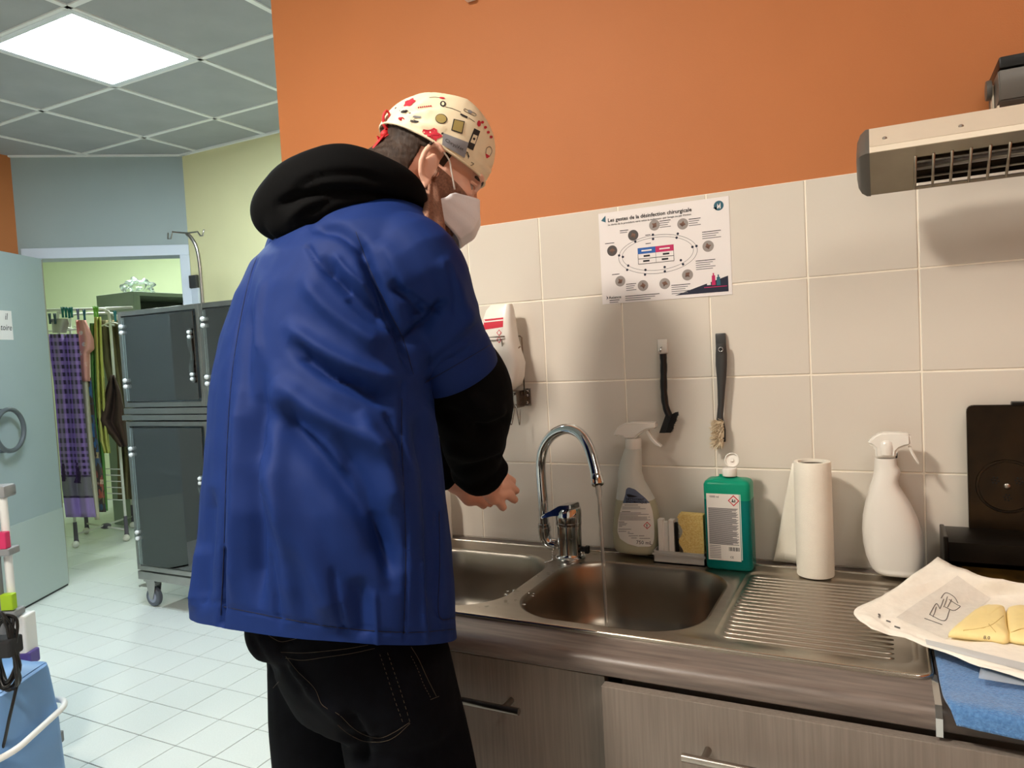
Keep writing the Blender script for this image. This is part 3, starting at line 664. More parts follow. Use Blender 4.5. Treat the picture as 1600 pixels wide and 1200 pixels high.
for a in [(.485, .165, 4, .025), (.705, .185, 4, .026), (.80, .335, 4, .04), (.745, .625, 5, .042), (.555, .855, 5, .042), (.20, .80, 4, .024), (.045, .335, 1, .022), (.17, .215, 2, .02), (.09, .68, 1, .018), (.37, .295, 1, .012), (.37, .385, 1, .012), (.19, .93, 3, .08)]: plines(*a)
for x0, x1, m in ((.305, .445, M_pblue), (.445, .585, M_mag)):
    ppoly('table_head', [(x0, .425), (x1, .425), (x1, .49), (x0, .49)], m, sheet); ppoly('head_print', [(x0+.03, .45), (x1-.03, .45), (x1-.03, .465), (x0+.03, .465)], M_pp, sheet, 2)
for x0, x1, y0, y1 in ((.305, .585, .54, .545), (.305, .585, .595, .6), (.305, .308, .49, .6), (.445, .447, .49, .6), (.582, .585, .49, .6)): ppoly('table_line', [(x0, y0), (x1, y0), (x1, y1), (x0, y1)], M_ink, sheet, 2)
for x, y in ((.35, .516), (.345, .57), (.50, .516), (.49, .57)): ppoly('table_print', [(x, y-.01), (x+.05, y-.01), (x+.05, y+.008), (x, y+.008)], M_ink, sheet, 2)
ptext('Axience', .055, .945, .0092, bold=.0001); ppoly('logo_arrow', [(.035, .905), (.05, .93), (.035, .955), (.04, .93)], M_navy, sheet); plines(.06, .962, 2, .024)
w_ = ppoly('corner_wedge', [(.58, .965), (.975, .805), (.975, .965)], M_navy, sheet); ppoly('wedge_line', [(.80, .905), (.965, .905), (.965, .912), (.80, .912)], M_mag, w_, 2)
for x, y0, y1, m in ((.835, .81, .885, M_pp), (.87, .79, .89, M_mag), (.905, .81, .895, M_teal)): ppoly('product_print', [(x-.012, y0), (x+.012, y0), (x+.014, y1), (x-.014, y1)], m, w_, 2); ppoly('product_top', [(x-.005, y0-.025), (x+.005, y0-.025), (x+.005, y0), (x-.005, y0)], m, w_, 2)
# ------------------------------------------------------------------ hooks and brushes
b = B(); p = aty(1036, 541, 0); box(b, (p.x-.011, -.006, p.z-.016), (p.x+.011, -.0002, p.z+.016), .002); 
hk = thing('adhesive_hook', 'small white adhesive hook on the tiles holding the black brush', 'hook', (p.x, -.004, p.z)); bm_obj('hook_plate', b, M_wplast2, hk, 40)
b = B(); tube(b, smooth_path([(p.x-.002, -.006, p.z-.002), (p.x-.002, -.014, p.z-.006), (p.x-.002, -.015, p.z-.012), (p.x-.002, -.019, p.z-.009)], 5), .0018, 8); bm_obj('hook_pin', b, M_chrome, hk, 40)
t = thing('dish_brush', 'slim black dish brush with angled head hanging from the white hook', 'brush', tuple(aty(1038, 680, -.018)))
pp = [(1036, 553), (1037, 570), (1037, 595), (1038, 620), (1041, 638), (1047, 652)]
b = B(); P = smooth_path([aty(u, v, -.018) for u, v in pp], 5); tube(b, P, [.0078 if i % 5 < 3 or i > 22 else .0072 for i in range(len(P))], 10); hb = bm_obj('brush_handle', recalc(b), M_black, t, 60)
a, c = aty(1046, 648, -.018), aty(1036, 676, -.018); b = B(); d = (c-a)
loft(b, [[a+d*s+Vector((x, y, 0)) for x, y in ((-.007, -.007), (.006, -.007), (.006, .007), (-.007, .007))] for s in (0, .5, 1)]); bm_obj('brush_head', recalc(b), M_black, t)
b = B()
for k in range(520):
    s = random.random(); q = a+d*s+Vector((.004, random.uniform(-.006, .006), 0)); e = q+Vector((.0145+random.uniform(-.004, .003), random.uniform(-.004, .004), .003+random.uniform(-.003, .004))); tube(b, [q, e], [.0008, .0005], 3)
tag(bm_obj('bristles', b, M_black, t), kind='stuff')
t = thing('dish_brush', 'dark grey dish brush with worn pale bristles hanging beside the black brush', 'brush', tuple(aty(1122, 700, -.02)))
b = B(); rings = []
for u0, u1, v, hd in [(1120, 1134, 537, .005), (1118.5, 1135, 543, .006), (1118, 1136, 553, .007), (1118, 1136, 570, .0075), (1120, 1135, 590, .0075), (1121, 1133, 610, .007), (1121.5, 1131.5, 632, .006), (1120, 1130, 650, .006), (1119, 1131, 657, .006)]:
    rings += sil([(u0, u1, v, hd)], -.02, 16, 2.3)
loft(b, rings); bm_obj('brush_handle', recalc(b), M_dgrey, t, 60)
b = B(); loft(b, sil([(1124, 1131, 656, .006), (1125, 1134, 672, .007), (1127, 1134, 690, .006)], -.016, 12)); bm_obj('brush_head', recalc(b), M_black, t, 60)
b = B()
for k in range(760):
    s = random.random(); q = aty(1124+7*random.random(), 658+34*s, -.018+random.uniform(-.008, .004)); e = q+Vector((-.012+random.uniform(-.010, .014), random.uniform(-.014, .002), -.006+random.uniform(-.012, .014))); tube(b, [q, e], [.0009, .0005], 3)
tag(bm_obj('bristles', b, mat('worn_bristle', (214, 196, 166), .8), t), kind='stuff')
b = B(); p = aty(1127, 530, 0); box(b, (p.x-.0105, -.012, p.z-.03), (p.x+.0105, -.0002, p.z+.013), .002)
hk = thing('adhesive_hook', 'dark grey adhesive hook on the tiles holding the grey brush', 'hook', (p.x, -.006, p.z)); bm_obj('hook_plate', b, M_dgrey, hk, 40)
q = aty(1126, 546, -.03); b = B(); pr = [q+Vector((.0045*math.cos(a), 0, .0045*math.sin(a))) for a in [2*PI*k/16 for k in range(17)]]; tube(b, pr, .0009, 6, cap=False); bm_obj('hook_ring', b, M_chrome, hk, True)
# ------------------------------------------------------------------ soap bottle in its wire holder
YD = -.052
t = thing('soap_bottle', 'white angular soap bottle with red label on the wall behind the man\'s arm', 'bottle', tuple(aty(790, 610, YD)))
b = B(); loft(b, sil([(768, 799, 476, .012), (762, 801, 484, .018), (757, 803, 505, .026), (755, 806, 530, .03), (755, 812, 552, .032), (757, 817, 568, .033), (760, 815, 590, .032), (764, 811, 602, .03), (775, 802, 609, .022)], YD, 24, 4)); sb = bm_obj('bottle_body', recalc(b), M_wplast, t, 40)
bv = bvh_of(sb); decal_rows('red_label', [(750, 500, 786.5, 496), (752, 516, 786, 511)], bv, M_red, t, nrow=5, ncol=14); decal_rows('label', [(752, 517, 786, 512), (756, 534, 779, 532)], bv, M_label, t, nrow=5, ncol=12)
decal_rows('label_band', [(750, 503, 786.5, 499), (750, 505, 786.5, 501)], bv, M_label, t, nrow=2, ncol=12, off=.001)
for y in (520, 531): decal_rows('hazard_diamond', [(780, y-5, 780.5, y-5), (776, y, 784, y), (780, y+5, 780.5, y+5)], bv, M_red, t, nrow=9, ncol=4, off=.001); decal_rows('hazard_field', [(780, y-3.4, 780.5, y-3.4), (777.4, y, 782.6, y), (780, y+3.4, 780.5, y+3.4)], bv, M_label, t, nrow=9, ncol=4, off=.0014)
M_wire = mat('steel_wire', (150, 145, 138), .25, 1)
t = thing('wire_dispenser', 'steel wire soap dispenser with lever screwed to the tiles', 'soap dispenser', tuple(aty(823, 634, 0)))
a = aty(815, 525, -.012); a2 = aty(816, 612, -.012); Lx = a.x-.085
b = B(); tube(b, [(a.x, -.012, a2.z-.01), (a.x, -.012, a.z-.004), (a.x-.003, -.016, a.z), (a.x-.01, -.05, a.z), (a.x-.014, -.088, a.z), (a.x-.03, -.092, a.z), (Lx, -.092, a.z), (Lx, -.012, a.z), (Lx, -.012, a2.z)], .0018, 8); bm_obj('wire_frame', b, M_wire, t, True)
lp = [(784, 532), (786, 545), (793, 552), (803, 550), (813, 541)]; b = B(); tube(b, smooth_path([aty(u, v, -.088+.01*i) for i, (u, v) in enumerate(lp)], 6), .0016, 8); bm_obj('wire_loop', b, M_wire, t, True)
c0, c1 = aty(817.5, 607, -.004), aty(829.5, 634, -.004); b = B(); box(b, (c0.x, -.004, c1.z), (c1.x, -.0002, c0.z), .0006); pl = bm_obj('wall_plate', b, M_wire, t)
for v in (611, 618, 629): b = B(); q = aty(824, v, -.004); sphere(b, q, .0032, 10, (1, .5, 1)); bm_obj('screw', b, M_chrome, pl, True)
b = B(); box(b, (c0.x-.048, -.045, c1.z-.002), (c0.x+.001, -.003, c0.z-.004), .001); bm_obj('lever_bracket', b, M_wire, t)
b = B(); tube(b, smooth_path([(c0.x-.005, -.05, c0.z-.01), (c0.x-.03, -.07, c0.z-.016), (c0.x-.055, -.09, c0.z-.012), (c0.x-.08, -.1, c0.z-.018)], 6), .0035, 8); bm_obj('lever', b, M_chrome, t, True)
b = B(); tube(b, smooth_path([aty(790, 632, -.05), aty(794, 648, -.052), aty(799, 664, -.05), aty(803, 645, -.045), aty(805, 632, -.05), aty(809, 650, -.055), aty(812, 664, -.05), aty(813, 640, -.045)], 6), .0012, 6); bm_obj('spring_wire', b, M_wire, t, True)
b = B(); sphere(b, aty(796, 633, -.05), .008, 12, (1, 1, 1.6)); bm_obj('pump_tip', b, M_wplast2, t, True)
# ------------------------------------------------------------------ infrared heater
t = thing('infrared_heater', 'metal infrared heater with wire grille mounted on the wall above the hotplate', 'heater', (1.3, -.17, 1.62))
M_hplate = mat('heater_aluminium', (226, 214, 194), .5, .15, var=.03, vscale=20); M_hunder = mat('heater_dull_steel', (168, 158, 142), .42, 1, var=.1, vscale=14); M_hcap = mat('heater_cap_grey', (96, 92, 86), .4)
hx0, hx1 = .9215, 1.75
P1, P2, P2b, P3, P4 = (-.185, 1.733), (-.232, 1.692), (-.236, 1.682), (-.168, 1.6235), (-.115, 1.67)
def hplate(name, a, b_, th, m, x0=hx0, x1=hx1, par=t):
    a = Vector((0, *a)); b_ = Vector((0, *b_)); n = (b_-a).cross(Vector((1, 0, 0))).normalized()*th; bm = B()
    loft(bm, [[a+Vector((x, 0, 0)), b_+Vector((x, 0, 0)), b_+n+Vector((x, 0, 0)), a+n+Vector((x, 0, 0))] for x in (x0, x1)]); return bm_obj(name, recalc(bm), m, par)
hplate('top_plate', P1, P2, .002, M_hplate); hplate('front_lip', P2, P2b, .002, M_hplate)
hplate('back_plate', P4, P1, .002, M_hunder)
hplate('end_face', P2b, P3, -.002, M_hunder, hx0, hx0+.068)
def hp(s, x, o=0):   # a point of the sloping grille face
    a = Vector((x, *P2b)); b_ = Vector((x, *P3)); n = Vector((0, -.653, -.757)); return a+(b_-a)*s+n*o
for s0, s1 in ((0, .24), (.93, 1)):
    bm = B(); loft(bm, [[hp(s0, x), hp(s1, x), hp(s1, x, -.002), hp(s0, x, -.002)] for x in (hx0+.068, hx1)]); bm_obj('grille_border', recalc(bm), M_hunder, t)
k = 0; x = hx0+.068
while x < hx1:
    bm = B(); tube(bm, [hp(.2, x, .001), hp(.97, x, .001)], .0022, 8); bm_obj('grille_bar', bm, M_hunder, t, True); x += .0262; k += 1
for s in (.5, .74):
    bm = B(); tube(bm, [hp(s, hx0+.068, -.003), hp(s, hx1, -.003)], .0018, 8); bm_obj('cross_bar', bm, M_hunder, t, True)
bm = B(); pr = [Vector((0, -.2, 1.665)), Vector((0, -.178, 1.69)), Vector((0, -.15, 1.685)), Vector((0, -.138, 1.665)), Vector((0, -.152, 1.637))]
loft(bm, [[p+Vector((x, 0, 0)) for p in pr] for x in (hx0+.06, hx1)], cap=False, closed=False); bm_obj('reflector', bm, mat('heater_reflector', (120, 112, 104), .25, 1), t, True)
bm = B(); cyl(bm, (hx0+.06, -.178, 1.66), (hx1, -.178, 1.66), .006, 12); bm_obj('quartz_tube', bm, mat('quartz_glass', (190, 178, 170), .15, trans=.4), t, True)
for xx in (.945, 1.055, 1.15, 1.25): bm = B(); q = Vector((xx, *P1))*.35+Vector((xx, *P2))*.65; sphere(bm, q+Vector((0, -.002, .001)), .004, 10, (1, .8, .8)); bm_obj('rivet', bm, M_alu, t, True)
bm = B(); rings = []
sec = [Vector((0, *p)) for p in (P1, P2, P2b, P3, (-.135, 1.632), P4)]; ctr = sum(sec, Vector())/len(sec)
for x, s in ((hx0, 1.03), (hx0-.006, 1.02), (hx0-.014, .9), (hx0-.019, .7), (hx0-.021, .4)): rings.append([ctr+(p-ctr)*s+Vector((x, 0, 0)) for p in sec])
loft(bm, rings); bm_obj('end_cap', recalc(bm), M_hcap, t, 30)
# bracket that carries the heater
t2 = thing('heater_bracket', 'grey swivel bracket with black top and side knob above the heater', 'bracket', (1.18, -.06, 1.73))
a, c = aty(1556, 100, -.1), aty(1560, 172, -.1)
bm = B(); rings = []
for x in (a.x, a.x+.16): rings.append([Vector((x, y, z)) for y, z in ((-.125, c.z+.008), (-.13, c.z+.03), (-.122, a.z-.018), (-.03, a.z-.018), (-.002, a.z-.01), (-.002, c.z), (-.06, c.z))])
loft(bm, rings); recalc(bm); bmesh.ops.bevel(bm, geom=bm.edges[:], offset=.002, segments=2, affect='EDGES'); bm_obj('bracket_body', bm, M_hcap, t2, 40)
bm = B(); box(bm, (a.x+.001, -.125, a.z-.016), (a.x+.16, -.002, a.z+.004), .004); bm_obj('bracket_top', bm, M_black, t2, 40)
bm = B(); box(bm, (a.x-.004, -.08, c.z-.022), (a.x-.001, -.06, a.z-.03)); box(bm, (a.x-.004, -.14, c.z-.022), (a.x-.001, -.06, c.z-.002)); bm_obj('side_arm', bm, M_hplate, t2)
bm = B(); Mx = Matrix.Rotation(-PI/2, 4, 'Y'); lathe(bm, [(0, 0), (.017, 0), (.0175, .003), (.0165, .008), (0, .009)], (a.x-.004, -.07, (a.z+c.z)/2+.004), 20, Mx); bm_obj('knob', recalc(bm), M_hcap, t2, 40)
# ------------------------------------------------------------------ hotplate with raised lid
M_char = mat('burnt_steel', (34, 29, 24), .32, .6, col2=(20, 17, 14), vscale=16, bump=.1, bscale=60); M_brass = mat('stained_brass_steel', (150, 112, 46), .32, .85, col2=(58, 42, 20), vscale=24)
M_char2 = mat('lid_burnt_brown', (60, 46, 30), .3, .75, col2=(22, 18, 14), vscale=9, bump=.06, bscale=40)
t = thing('hotplate_grill', 'old burnt black hotplate grill with its lid raised against the tiles', 'grill', (1.32, -.2, ZC))
bm = B(); box(bm, (1.035, -.23, ZC+.004), (1.62, -.03, ZC+.052), .004); bm_obj('grill_body', bm, M_char, t, 40)
bm = B(); box(bm, (1.05, -.215, ZC+.052), (1.6, -.122, ZC+.056), .001); bm_obj('stained_plate', bm, M_brass, t)
bm = B(); rings = []
for x in (1.026, 1.63): rings.append([Vector((x, y, z)) for y, z in ((-.03, ZC+.05), (-.03, ZC+.105), (-.1, ZC+.106), (-.122, ZC+.098), (-.122, ZC+.064), (-.1, ZC+.05))])
loft(bm, rings); bm_obj('hinge_bar', recalc(bm), M_char, t, 30)
bm = B(); box(bm, (1.022, -.125, ZC+.006), (1.03, -.028, ZC+.108), .002); bm_obj('side_plate', bm, M_char, t)
bm = B(); ringp = [(1.315+x, 1.114+z) for x, z in rrect(.49, .244, .01, 4)]
prism(bm, ringp, -.034, -.02, 1); recalc(bm); bmesh.ops.bevel(bm, geom=bm.edges[:], offset=.002, segments=2, affect='EDGES'); lid = bm_obj('raised_lid', bm, M_char2, t, 40)
bm = B(); box(bm, (1.14, -.036, 1.234), (1.5, -.02, 1.242), .002); bm_obj('lid_grip', bm, M_char, lid)
c = aty(1574, 760, -.035); bm = B(); n = 40
loft(bm, [[Vector((c.x+r*math.cos(2*PI*k/n), y, c.z+r*math.sin(2*PI*k/n))) for k in range(n)] for r, y in ((.05, -.0342), (.049, -.0365), (.0455, -.0365), (.0445, -.0335))], cap=False); bm_obj('embossed_ring', bm, M_char2, lid, 30)
bm = B(); sphere(bm, (c.x, -.034, c.z), .006, 12, (1, .5, 1)); bm_obj('lid_bolt', bm, M_alu, lid, True)
for q in range(3):
    ang = math.radians(150-120*q); ce = Vector((c.x+.021*math.cos(ang), -.0345, c.z+.021*math.sin(ang)))
    for k in range(7):
        bm = B(); r = .0055 if k else 0; sphere(bm, ce+Vector((r*math.cos(k), 0, r*math.sin(k))), .0018, 6, (1, .4, 1)); bm_obj('vent_hole', bm, M_dark, lid)
bm = B(); cyl(bm, (1.005, -.09, ZC+.02), (1.024, -.09, ZC+.02), .016, 18); bm_obj('side_knob', bm, M_black, t, 40)
# ------------------------------------------------------------------ towel, glove paper, gloves
def grid_patch(P, nu, nv, fn=None):
    """bicubic-ish patch through a lattice of points"""
    rows = [smooth_path(r, nu) for r in P]; cols = list(zip(*rows)); G = [smooth_path(c_, nv) for c_ in cols]
    bm = B(); V = [[bm.verts.new(p+(fn(i, j) if fn else Vector())) for j, p in enumerate(c_)] for i, c_ in enumerate(G)]
    for i in range(len(V)-1):
        for j in range(len(V[0])-1): bm.faces.new((V[i][j], V[i+1][j], V[i+1][j+1], V[i][j+1]))
    return bm
M_towel = mat('blue_terry', (92, 142, 196), .95, col2=(66, 112, 168), vscale=240, bump=1.0, bscale=420, sheen=.4)
zt = ZC+.006
def nz(s): return Vector((0, 0, .004*math.sin(s)))
lat = [[(.99, -.36, zt), (1.12, -.36, zt+.004), (1.3, -.365, zt+.002), (1.6, -.365, zt)], [(.99, -.45, zt+.002), (1.12, -.455, zt+.008), (1.3, -.46, zt+.004), (1.6, -.46, zt+.002)],
       [(.991, -.53, zt+.001), (1.12, -.545, zt+.006), (1.3, -.55, zt+.006), (1.6, -.55, zt+.002)], [(.995, -.578, zt+.004), (1.12, -.592, zt+.002), (1.3, -.6, zt), (1.6, -.6, zt)],
       [(1.003, -.592, ZC-.012), (1.12, -.6, ZC-.016), (1.3, -.604, ZC-.02), (1.6, -.604, ZC-.02)]]
bm = grid_patch(lat, 14, 8, lambda i, j: Vector((0, 0, .0012*noise.noise((i*.5, j*.5, 0)))))
o = tag(bm_obj('towel', bm, M_towel, None, True), 'blue terry towel laid over the worktop edge under the glove paper', 'towel'); md = o.modifiers.new('s', 'SOLIDIFY'); md.thickness = .006; md.offset = 1
M_gpaper = mat('glove_wrap_paper', (240, 234, 222), .7, var=.03, vscale=90, bump=.35, bscale=160)
lat = [[atz(1465, 872, .985), atz(1535, 900, .972), atz(1610, 912, .965), atz(1720, 925, .965)],
       [atz(1402, 915, .958), atz(1480, 930, .945), atz(1590, 945, .936), atz(1720, 962, .934)],
       [atz(1372, 936, .946), atz(1440, 965, .936), atz(1560, 990, .933), atz(1720, 1020, .933)],
       [atz(1334, 955, .940), atz(1420, 985, .932), atz(1545, 1028, .931), atz(1720, 1078, .931)],
       [atz(1362, 985, .931), atz(1432, 1003, .928), atz(1545, 1045, .927), atz(1720, 1096, .927)]]
bm = grid_patch(lat, 9, 8, lambda i, j: Vector((0, 0, .0026*noise.noise((i*.35, j*.3, 2))+(.004*(abs((i*.31+j*.12) % 2-1)-.5) if i < 22 else 0))))
me = bpy.data.meshes.new('g'); bm.normal_update(); bm.to_mesh(me); bm.free()
FOLD_LATER = me
gp = tag(me_obj('glove_wrapper', me, M_gpaper, None, 25), 'opened white paper glove wrapper lying on the blue towel', 'paper'); md = gp.modifiers.new('s', 'SOLIDIFY'); md.thickness = .0008
bv = bvh_of(gp); M_pin = mat('wrapper_single_layer', (222, 216, 206), .7, var=.05, vscale=120)
decal_rows('inner_panel', [(1496, 900, 1548, 936), (1400, 966, 1478, 1000)], bv, M_pin, gp, nrow=24, ncol=20, off=.0016)
decal_rows('translucent_band', [(1446, 1000, 1700, 1062), (1448, 1008, 1700, 1078)], bv, mat('wrapper_glassine', (196, 198, 198), .5), gp, nrow=6, ncol=30, off=.0016)
M_pink = mat('grey_print_ink', (96, 92, 90), .8)
for pts in [[(1452, 962), (1462, 945), (1468, 953)], [(1468, 953), (1474, 938)], [(1474, 950), (1480, 934)], [(1480, 950), (1486, 938)], [(1452, 962), (1476, 972), (1484, 955)], [(1444, 968), (1472, 978)], [(1482, 938), (1494, 946), (1500, 950), (1490, 956), (1476, 950)], [(1470, 936), (1478, 928), (1490, 934), (1496, 944)], [(1462, 950), (1458, 966)]]: decal_line('printed_glove_outline', pts, .0005, bv, M_pink, gp, off=.0022)
for u, v, w_ in ((1372, 960, 3), (1385, 970, 7), (1398, 979, 9)): decal_rows('print_mark', [(u, v, u+w_, v+w_*.35), (u-.5, v+2, u+w_-.5, v+2+w_*.35)], bv, M_pink, gp, nrow=3, ncol=4, off=.0018)
decal_text('8', 1371, 966, 9, (.9, .35), (.3, -.9), bv, M_pink, gp, off=.0018)
M_glove = mat('latex_glove', (248, 226, 160), .5, var=.03, vscale=40, bump=.15, bscale=120)
def glove(outline, label, zt, cut, lift=.008):
    zt += lift
    t_ = None; P = [atz(u, v, zt) for u, v in outline]; c_ = sum(P, Vector())/len(P); bm = B(); rings = []
    S = smooth_path(P+[P[0]], 5)[:-1]
    for s, dzz in ((1, 0), (1.0, .004), (.97, .008), (.88, .0115), (.6, .013), (.2, .0125)): rings.append([c_+(p-c_)*s+Vector((0, 0, dzz+.0012*noise.noise((p.x*90, p.y*90, s*3)))) for p in S])
    loft(bm, rings); o = tag(bm_obj('latex_glove', recalc(bm), M_glove, None, True), label, 'glove', 'pair of latex gloves'); b2 = bvh_of(o)
    for pts in cut: decal_line('crease', pts, .0006, b2, mat('glove_crease', (206, 176, 104), .6), o, off=-.0001)
    return o, b2
g1, b2 = glove([(1482, 996), (1500, 980), (1522, 962), (1545, 953), (1566, 954), (1571, 960), (1574, 985), (1576, 1005), (1540, 1002)], 'cream latex glove nearest the drainboard on the wrapper', .927, [[(1505, 985), (1530, 982), (1550, 976), (1568, 962)], [(1545, 975), (1556, 988)]])
decal_text('8.0', 1536, 998, 9, (1, .1), (.1, -.8), b2, M_pink, g1)
glove([(1577, 1004), (1574, 980), (1573, 960), (1582, 954), (1610, 955), (1650, 960), (1680, 985), (1690, 1022), (1630, 1012)], 'cream latex glove at the right edge of the wrapper', .927, [[(1580, 988), (1600, 982), (1630, 985)]])
M_film = mat('clear_film', (206, 218, 230), .3, alpha=.4)
lat = [[atz(1535, 1026, .921), atz(1600, 1040, .921), atz(1700, 1056, .921)], [atz(1529, 1060, .9205), atz(1600, 1072, .9205), atz(1700, 1088, .9205)]]
bm = grid_patch(lat, 8, 6); fl = tag(bm_obj('plastic_film', bm, M_film, None, True), 'clear plastic pouch lying on the blue towel', 'plastic pouch'); md = fl.modifiers.new('s', 'SOLIDIFY'); md.thickness = .0006
# ------------------------------------------------------------------ small wall things near the top
p = aty(736, 2, 0); b = B(); box(b, (p.x-.012, -.02, p.z), (p.x+.014, .004, p.z+.06), .003); tag(bm_obj('wall_sensor', b, M_wplast), 'white sensor box at the top of the orange wall', 'sensor')
# ------------------------------------------------------------------ open door leaf
HB = Vector((-3.826, 1.208, 0)); EX = Vector((.464, -.886, 0)).normalized(); EN = Vector((-EX.y, EX.x, 0))
LM = Matrix(((EX.x, EN.x, 0, HB.x), (EX.y, EN.y, 0, HB.y), (0, 0, 1, 0), (0, 0, 0, 1)))
M_door = mat('door_grey', (164, 178, 180), .42, var=.02, vscale=4); M_kick = mat('door_kick_plate', (180, 192, 188), .36); M_hand = mat('door_handle_grey', (92, 98, 102), .35)
door = thing('door_1', None, None, tuple(HB)); door['kind'] = 'structure'
b = B(); box(b, (0, -.042, .012), (.95, 0, 2.115), .003, M=LM); leaf = bm_obj('door_leaf', b, M_door, door)
b = B(); box(b, (.004, 0, .014), (.945, .003, .512), .001, M=LM); bm_obj('kick_plate', b, M_kick, door)
b = B(); box(b, (-.004, -.043, .02), (.006, .0015, 2.11), .002, M=LM); bm_obj('edge_strip', b, M_alu, door)
b = B(); box(b, (.006, -.04, .001), (.95, -.002, .012), M=LM); bm_obj('bottom_seal', b, M_black, door)
b = B(); c = Vector((.50, .045, 1.07)); tube(b, [LM @ (c+Vector((.12*math.cos(a), 0, .12*math.sin(a)))) for a in [2*PI*k/40 for k in range(41)]], .0135, 12, cap=False); dh = bm_obj('handle', b, M_hand, door, True)
for s in (-1, 1): b = B(); cyl(b, LM @ (c+Vector((.03, -.045, s*.116))), LM @ (c+Vector((.03, 0, s*.116))), .011, 12); bm_obj('handle_post', b, M_hand, dh, 40)
# notice on the door
sg = thing('door_notice', 'white paper notice with handwriting-style letters taped on the grey door', 'notice', tuple(LM @ Vector((.47, .002, 1.594))))
b = B(); box(b, (.336, .0005, 1.594), (.60, .0015, 1.765), M=LM); ns = bm_obj('paper', b, M_pp, sg)
def leaftext(s, x, z, size):
    sh = Matrix.Identity(4); sh[0][1] = .22
    R = LM @ Matrix(((-1, 0, 0, x), (0, 0, 1, .0022), (0, 1, 0, z), (0, 0, 0, 1)))
    return text_obj(s, size, R @ sh, M_ink, ns, align='RIGHT')
leaftext('il', .375, 1.712, .056); leaftext('toire', .345, 1.650, .05)
# ------------------------------------------------------------------ steel cages on a trolley
M_cage = mat('cage_steel', (168, 166, 162), .3, 1, var=.05, vscale=12); M_cin = mat('cage_inside_grey', (192, 202, 208), .45); M_glass = thin_glass('cage_glass', (235, 240, 240), .9, .02, .14); M_ball = mat('hinge_ball_white', (226, 230, 230), .25); M_acr = thin_glass('clear_acrylic', (225, 232, 232), .9, .1, .12)
M_mat = mat('teal_mat', (18, 128, 116), .4)
CX, CYF, CYB = (-2.945, -2.283, -1.62), 1.08, 1.70
def cage(x0, x1, z0, z1, label, mat_floor=False):
    t = thing('animal_cage', label, 'cage', ((x0+x1)/2, (CYF+CYB)/2, z0), 'stacked steel cages')
    f = .028
    for nm, lo, hi in (('frame_post', (x0, CYF, z0), (x0+f, CYF+.03, z1)), ('frame_post', (x1-f, CYF, z0), (x1, CYF+.03, z1)), ('frame_rail', (x0+f, CYF, z1-f), (x1-f, CYF+.03, z1)), ('frame_rail', (x0+f, CYF, z0), (x1-f, CYF+.03, z0+f))):
        b = B(); box(b, lo, hi, .003); bm_obj(nm, b, M_cage, t)
    for nm, lo, hi in (('side_panel', (x0+.002, CYF+.03, z0), (x0+.008, CYB, z1)), ('side_panel', (x1-.008, CYF+.03, z0), (x1-.002, CYB, z1)), ('back_panel', (x0+.008, CYB-.006, z0), (x1-.008, CYB, z1)), ('floor_panel', (x0+.008, CYF+.03, z0+.004), (x1-.008, CYB-.006, z0+.012)), ('roof_panel', (x0+.008, CYF+.03, z1-.012), (x1-.008, CYB-.006, z1-.004))):
        b = B(); box(b, lo, hi); bm_obj(nm, b, M_cin, t)
    if mat_floor:
        b = B(); box(b, (x0+.03, CYF+.035, z0+.013), (x1-.03, CYB-.02, z0+.034), .004); bm_obj('floor_mat', b, M_mat, t)
    b = B(); box(b, (x0+.034, CYF-.012, z0+.036), (x1-.034, CYF-.006, z1-.036), .001); g = bm_obj('glass_door', b, M_glass, t)
    for z in (z0+(z1-z0)*.22, z0+(z1-z0)*.78):
        for dz_ in (0, .035): b = B(); sphere(b, (x0+.045, CYF-.016, z+dz_), .013, 12); bm_obj('hinge_ball', b, M_ball, g, True)
        b = B(); box(b, (x0+.008, CYF-.008, z-.012), (x0+.05, CYF-.003, z+.048), .001); bm_obj('hinge_plate', b, M_acr, g)
    zc = (z0+z1)/2
    b = B(); n = 13; pts = []
    for k in range(n): zz = zc-.145+.29*k/(n-1); pts.append((x1-.085+.022*(math.cos(k*PI/3)*.5+.5), zz))
    prism(b, pts+[(x1-.045, zc+.145), (x1-.045, zc-.145)], CYF-.02, CYF-.014, 1); recalc(b); lt = bm_obj('latch_plate', b, M_acr, g)
    for dz_ in (-.125, -.1, .1, .125): b = B(); sphere(b, (x1-.06, CYF-.022, zc+dz_), .0105, 10); bm_obj('latch_knob', b, M_ball, lt, True)
    return t
cage(CX[0], CX[1], 1.165, 1.712, 'upper steel cage with glass door left of the man'); cage(CX[1], CX[2], 1.165, 1.712, 'upper steel cage mostly hidden behind the man')
cage(CX[0], CX[1], .222, 1.085, 'lower steel cage with glass door and teal floor mat', True); cage(CX[1], CX[2], .222, 1.085, 'lower steel cage mostly hidden behind the man', True)
tr = thing('cage_trolley', 'wheeled steel trolley frame carrying the stacked cages', 'trolley', ((CX[0]+CX[2])/2, (CYF+CYB)/2, 0))
for nm, lo, hi in (('base_rail', (CX[0], CYF, .165), (CX[2], CYF+.035, .214)), ('base_rail', (CX[0], CYB-.035, .165), (CX[2], CYB, .214)), ('base_rail', (CX[0], CYF+.035, .165), (CX[0]+.035, CYB-.035, .214)), ('base_rail', (CX[2]-.035, CYF+.035, .165), (CX[2], CYB-.035, .214)),
                  ('shelf_ledge', (CX[0]-.006, CYF-.018, 1.093), (CX[2]+.006, CYF+.03, 1.122)), ('shelf_ledge', (CX[0]-.002, CYF-.006, 1.126), (CX[2]+.002, CYF+.03, 1.16)), ('shelf_plate', (CX[0], CYF+.03, 1.09), (CX[2], CYB, 1.16))):
    b = B(); box(b, lo, hi, .003); bm_obj(nm, b, M_cage, tr)
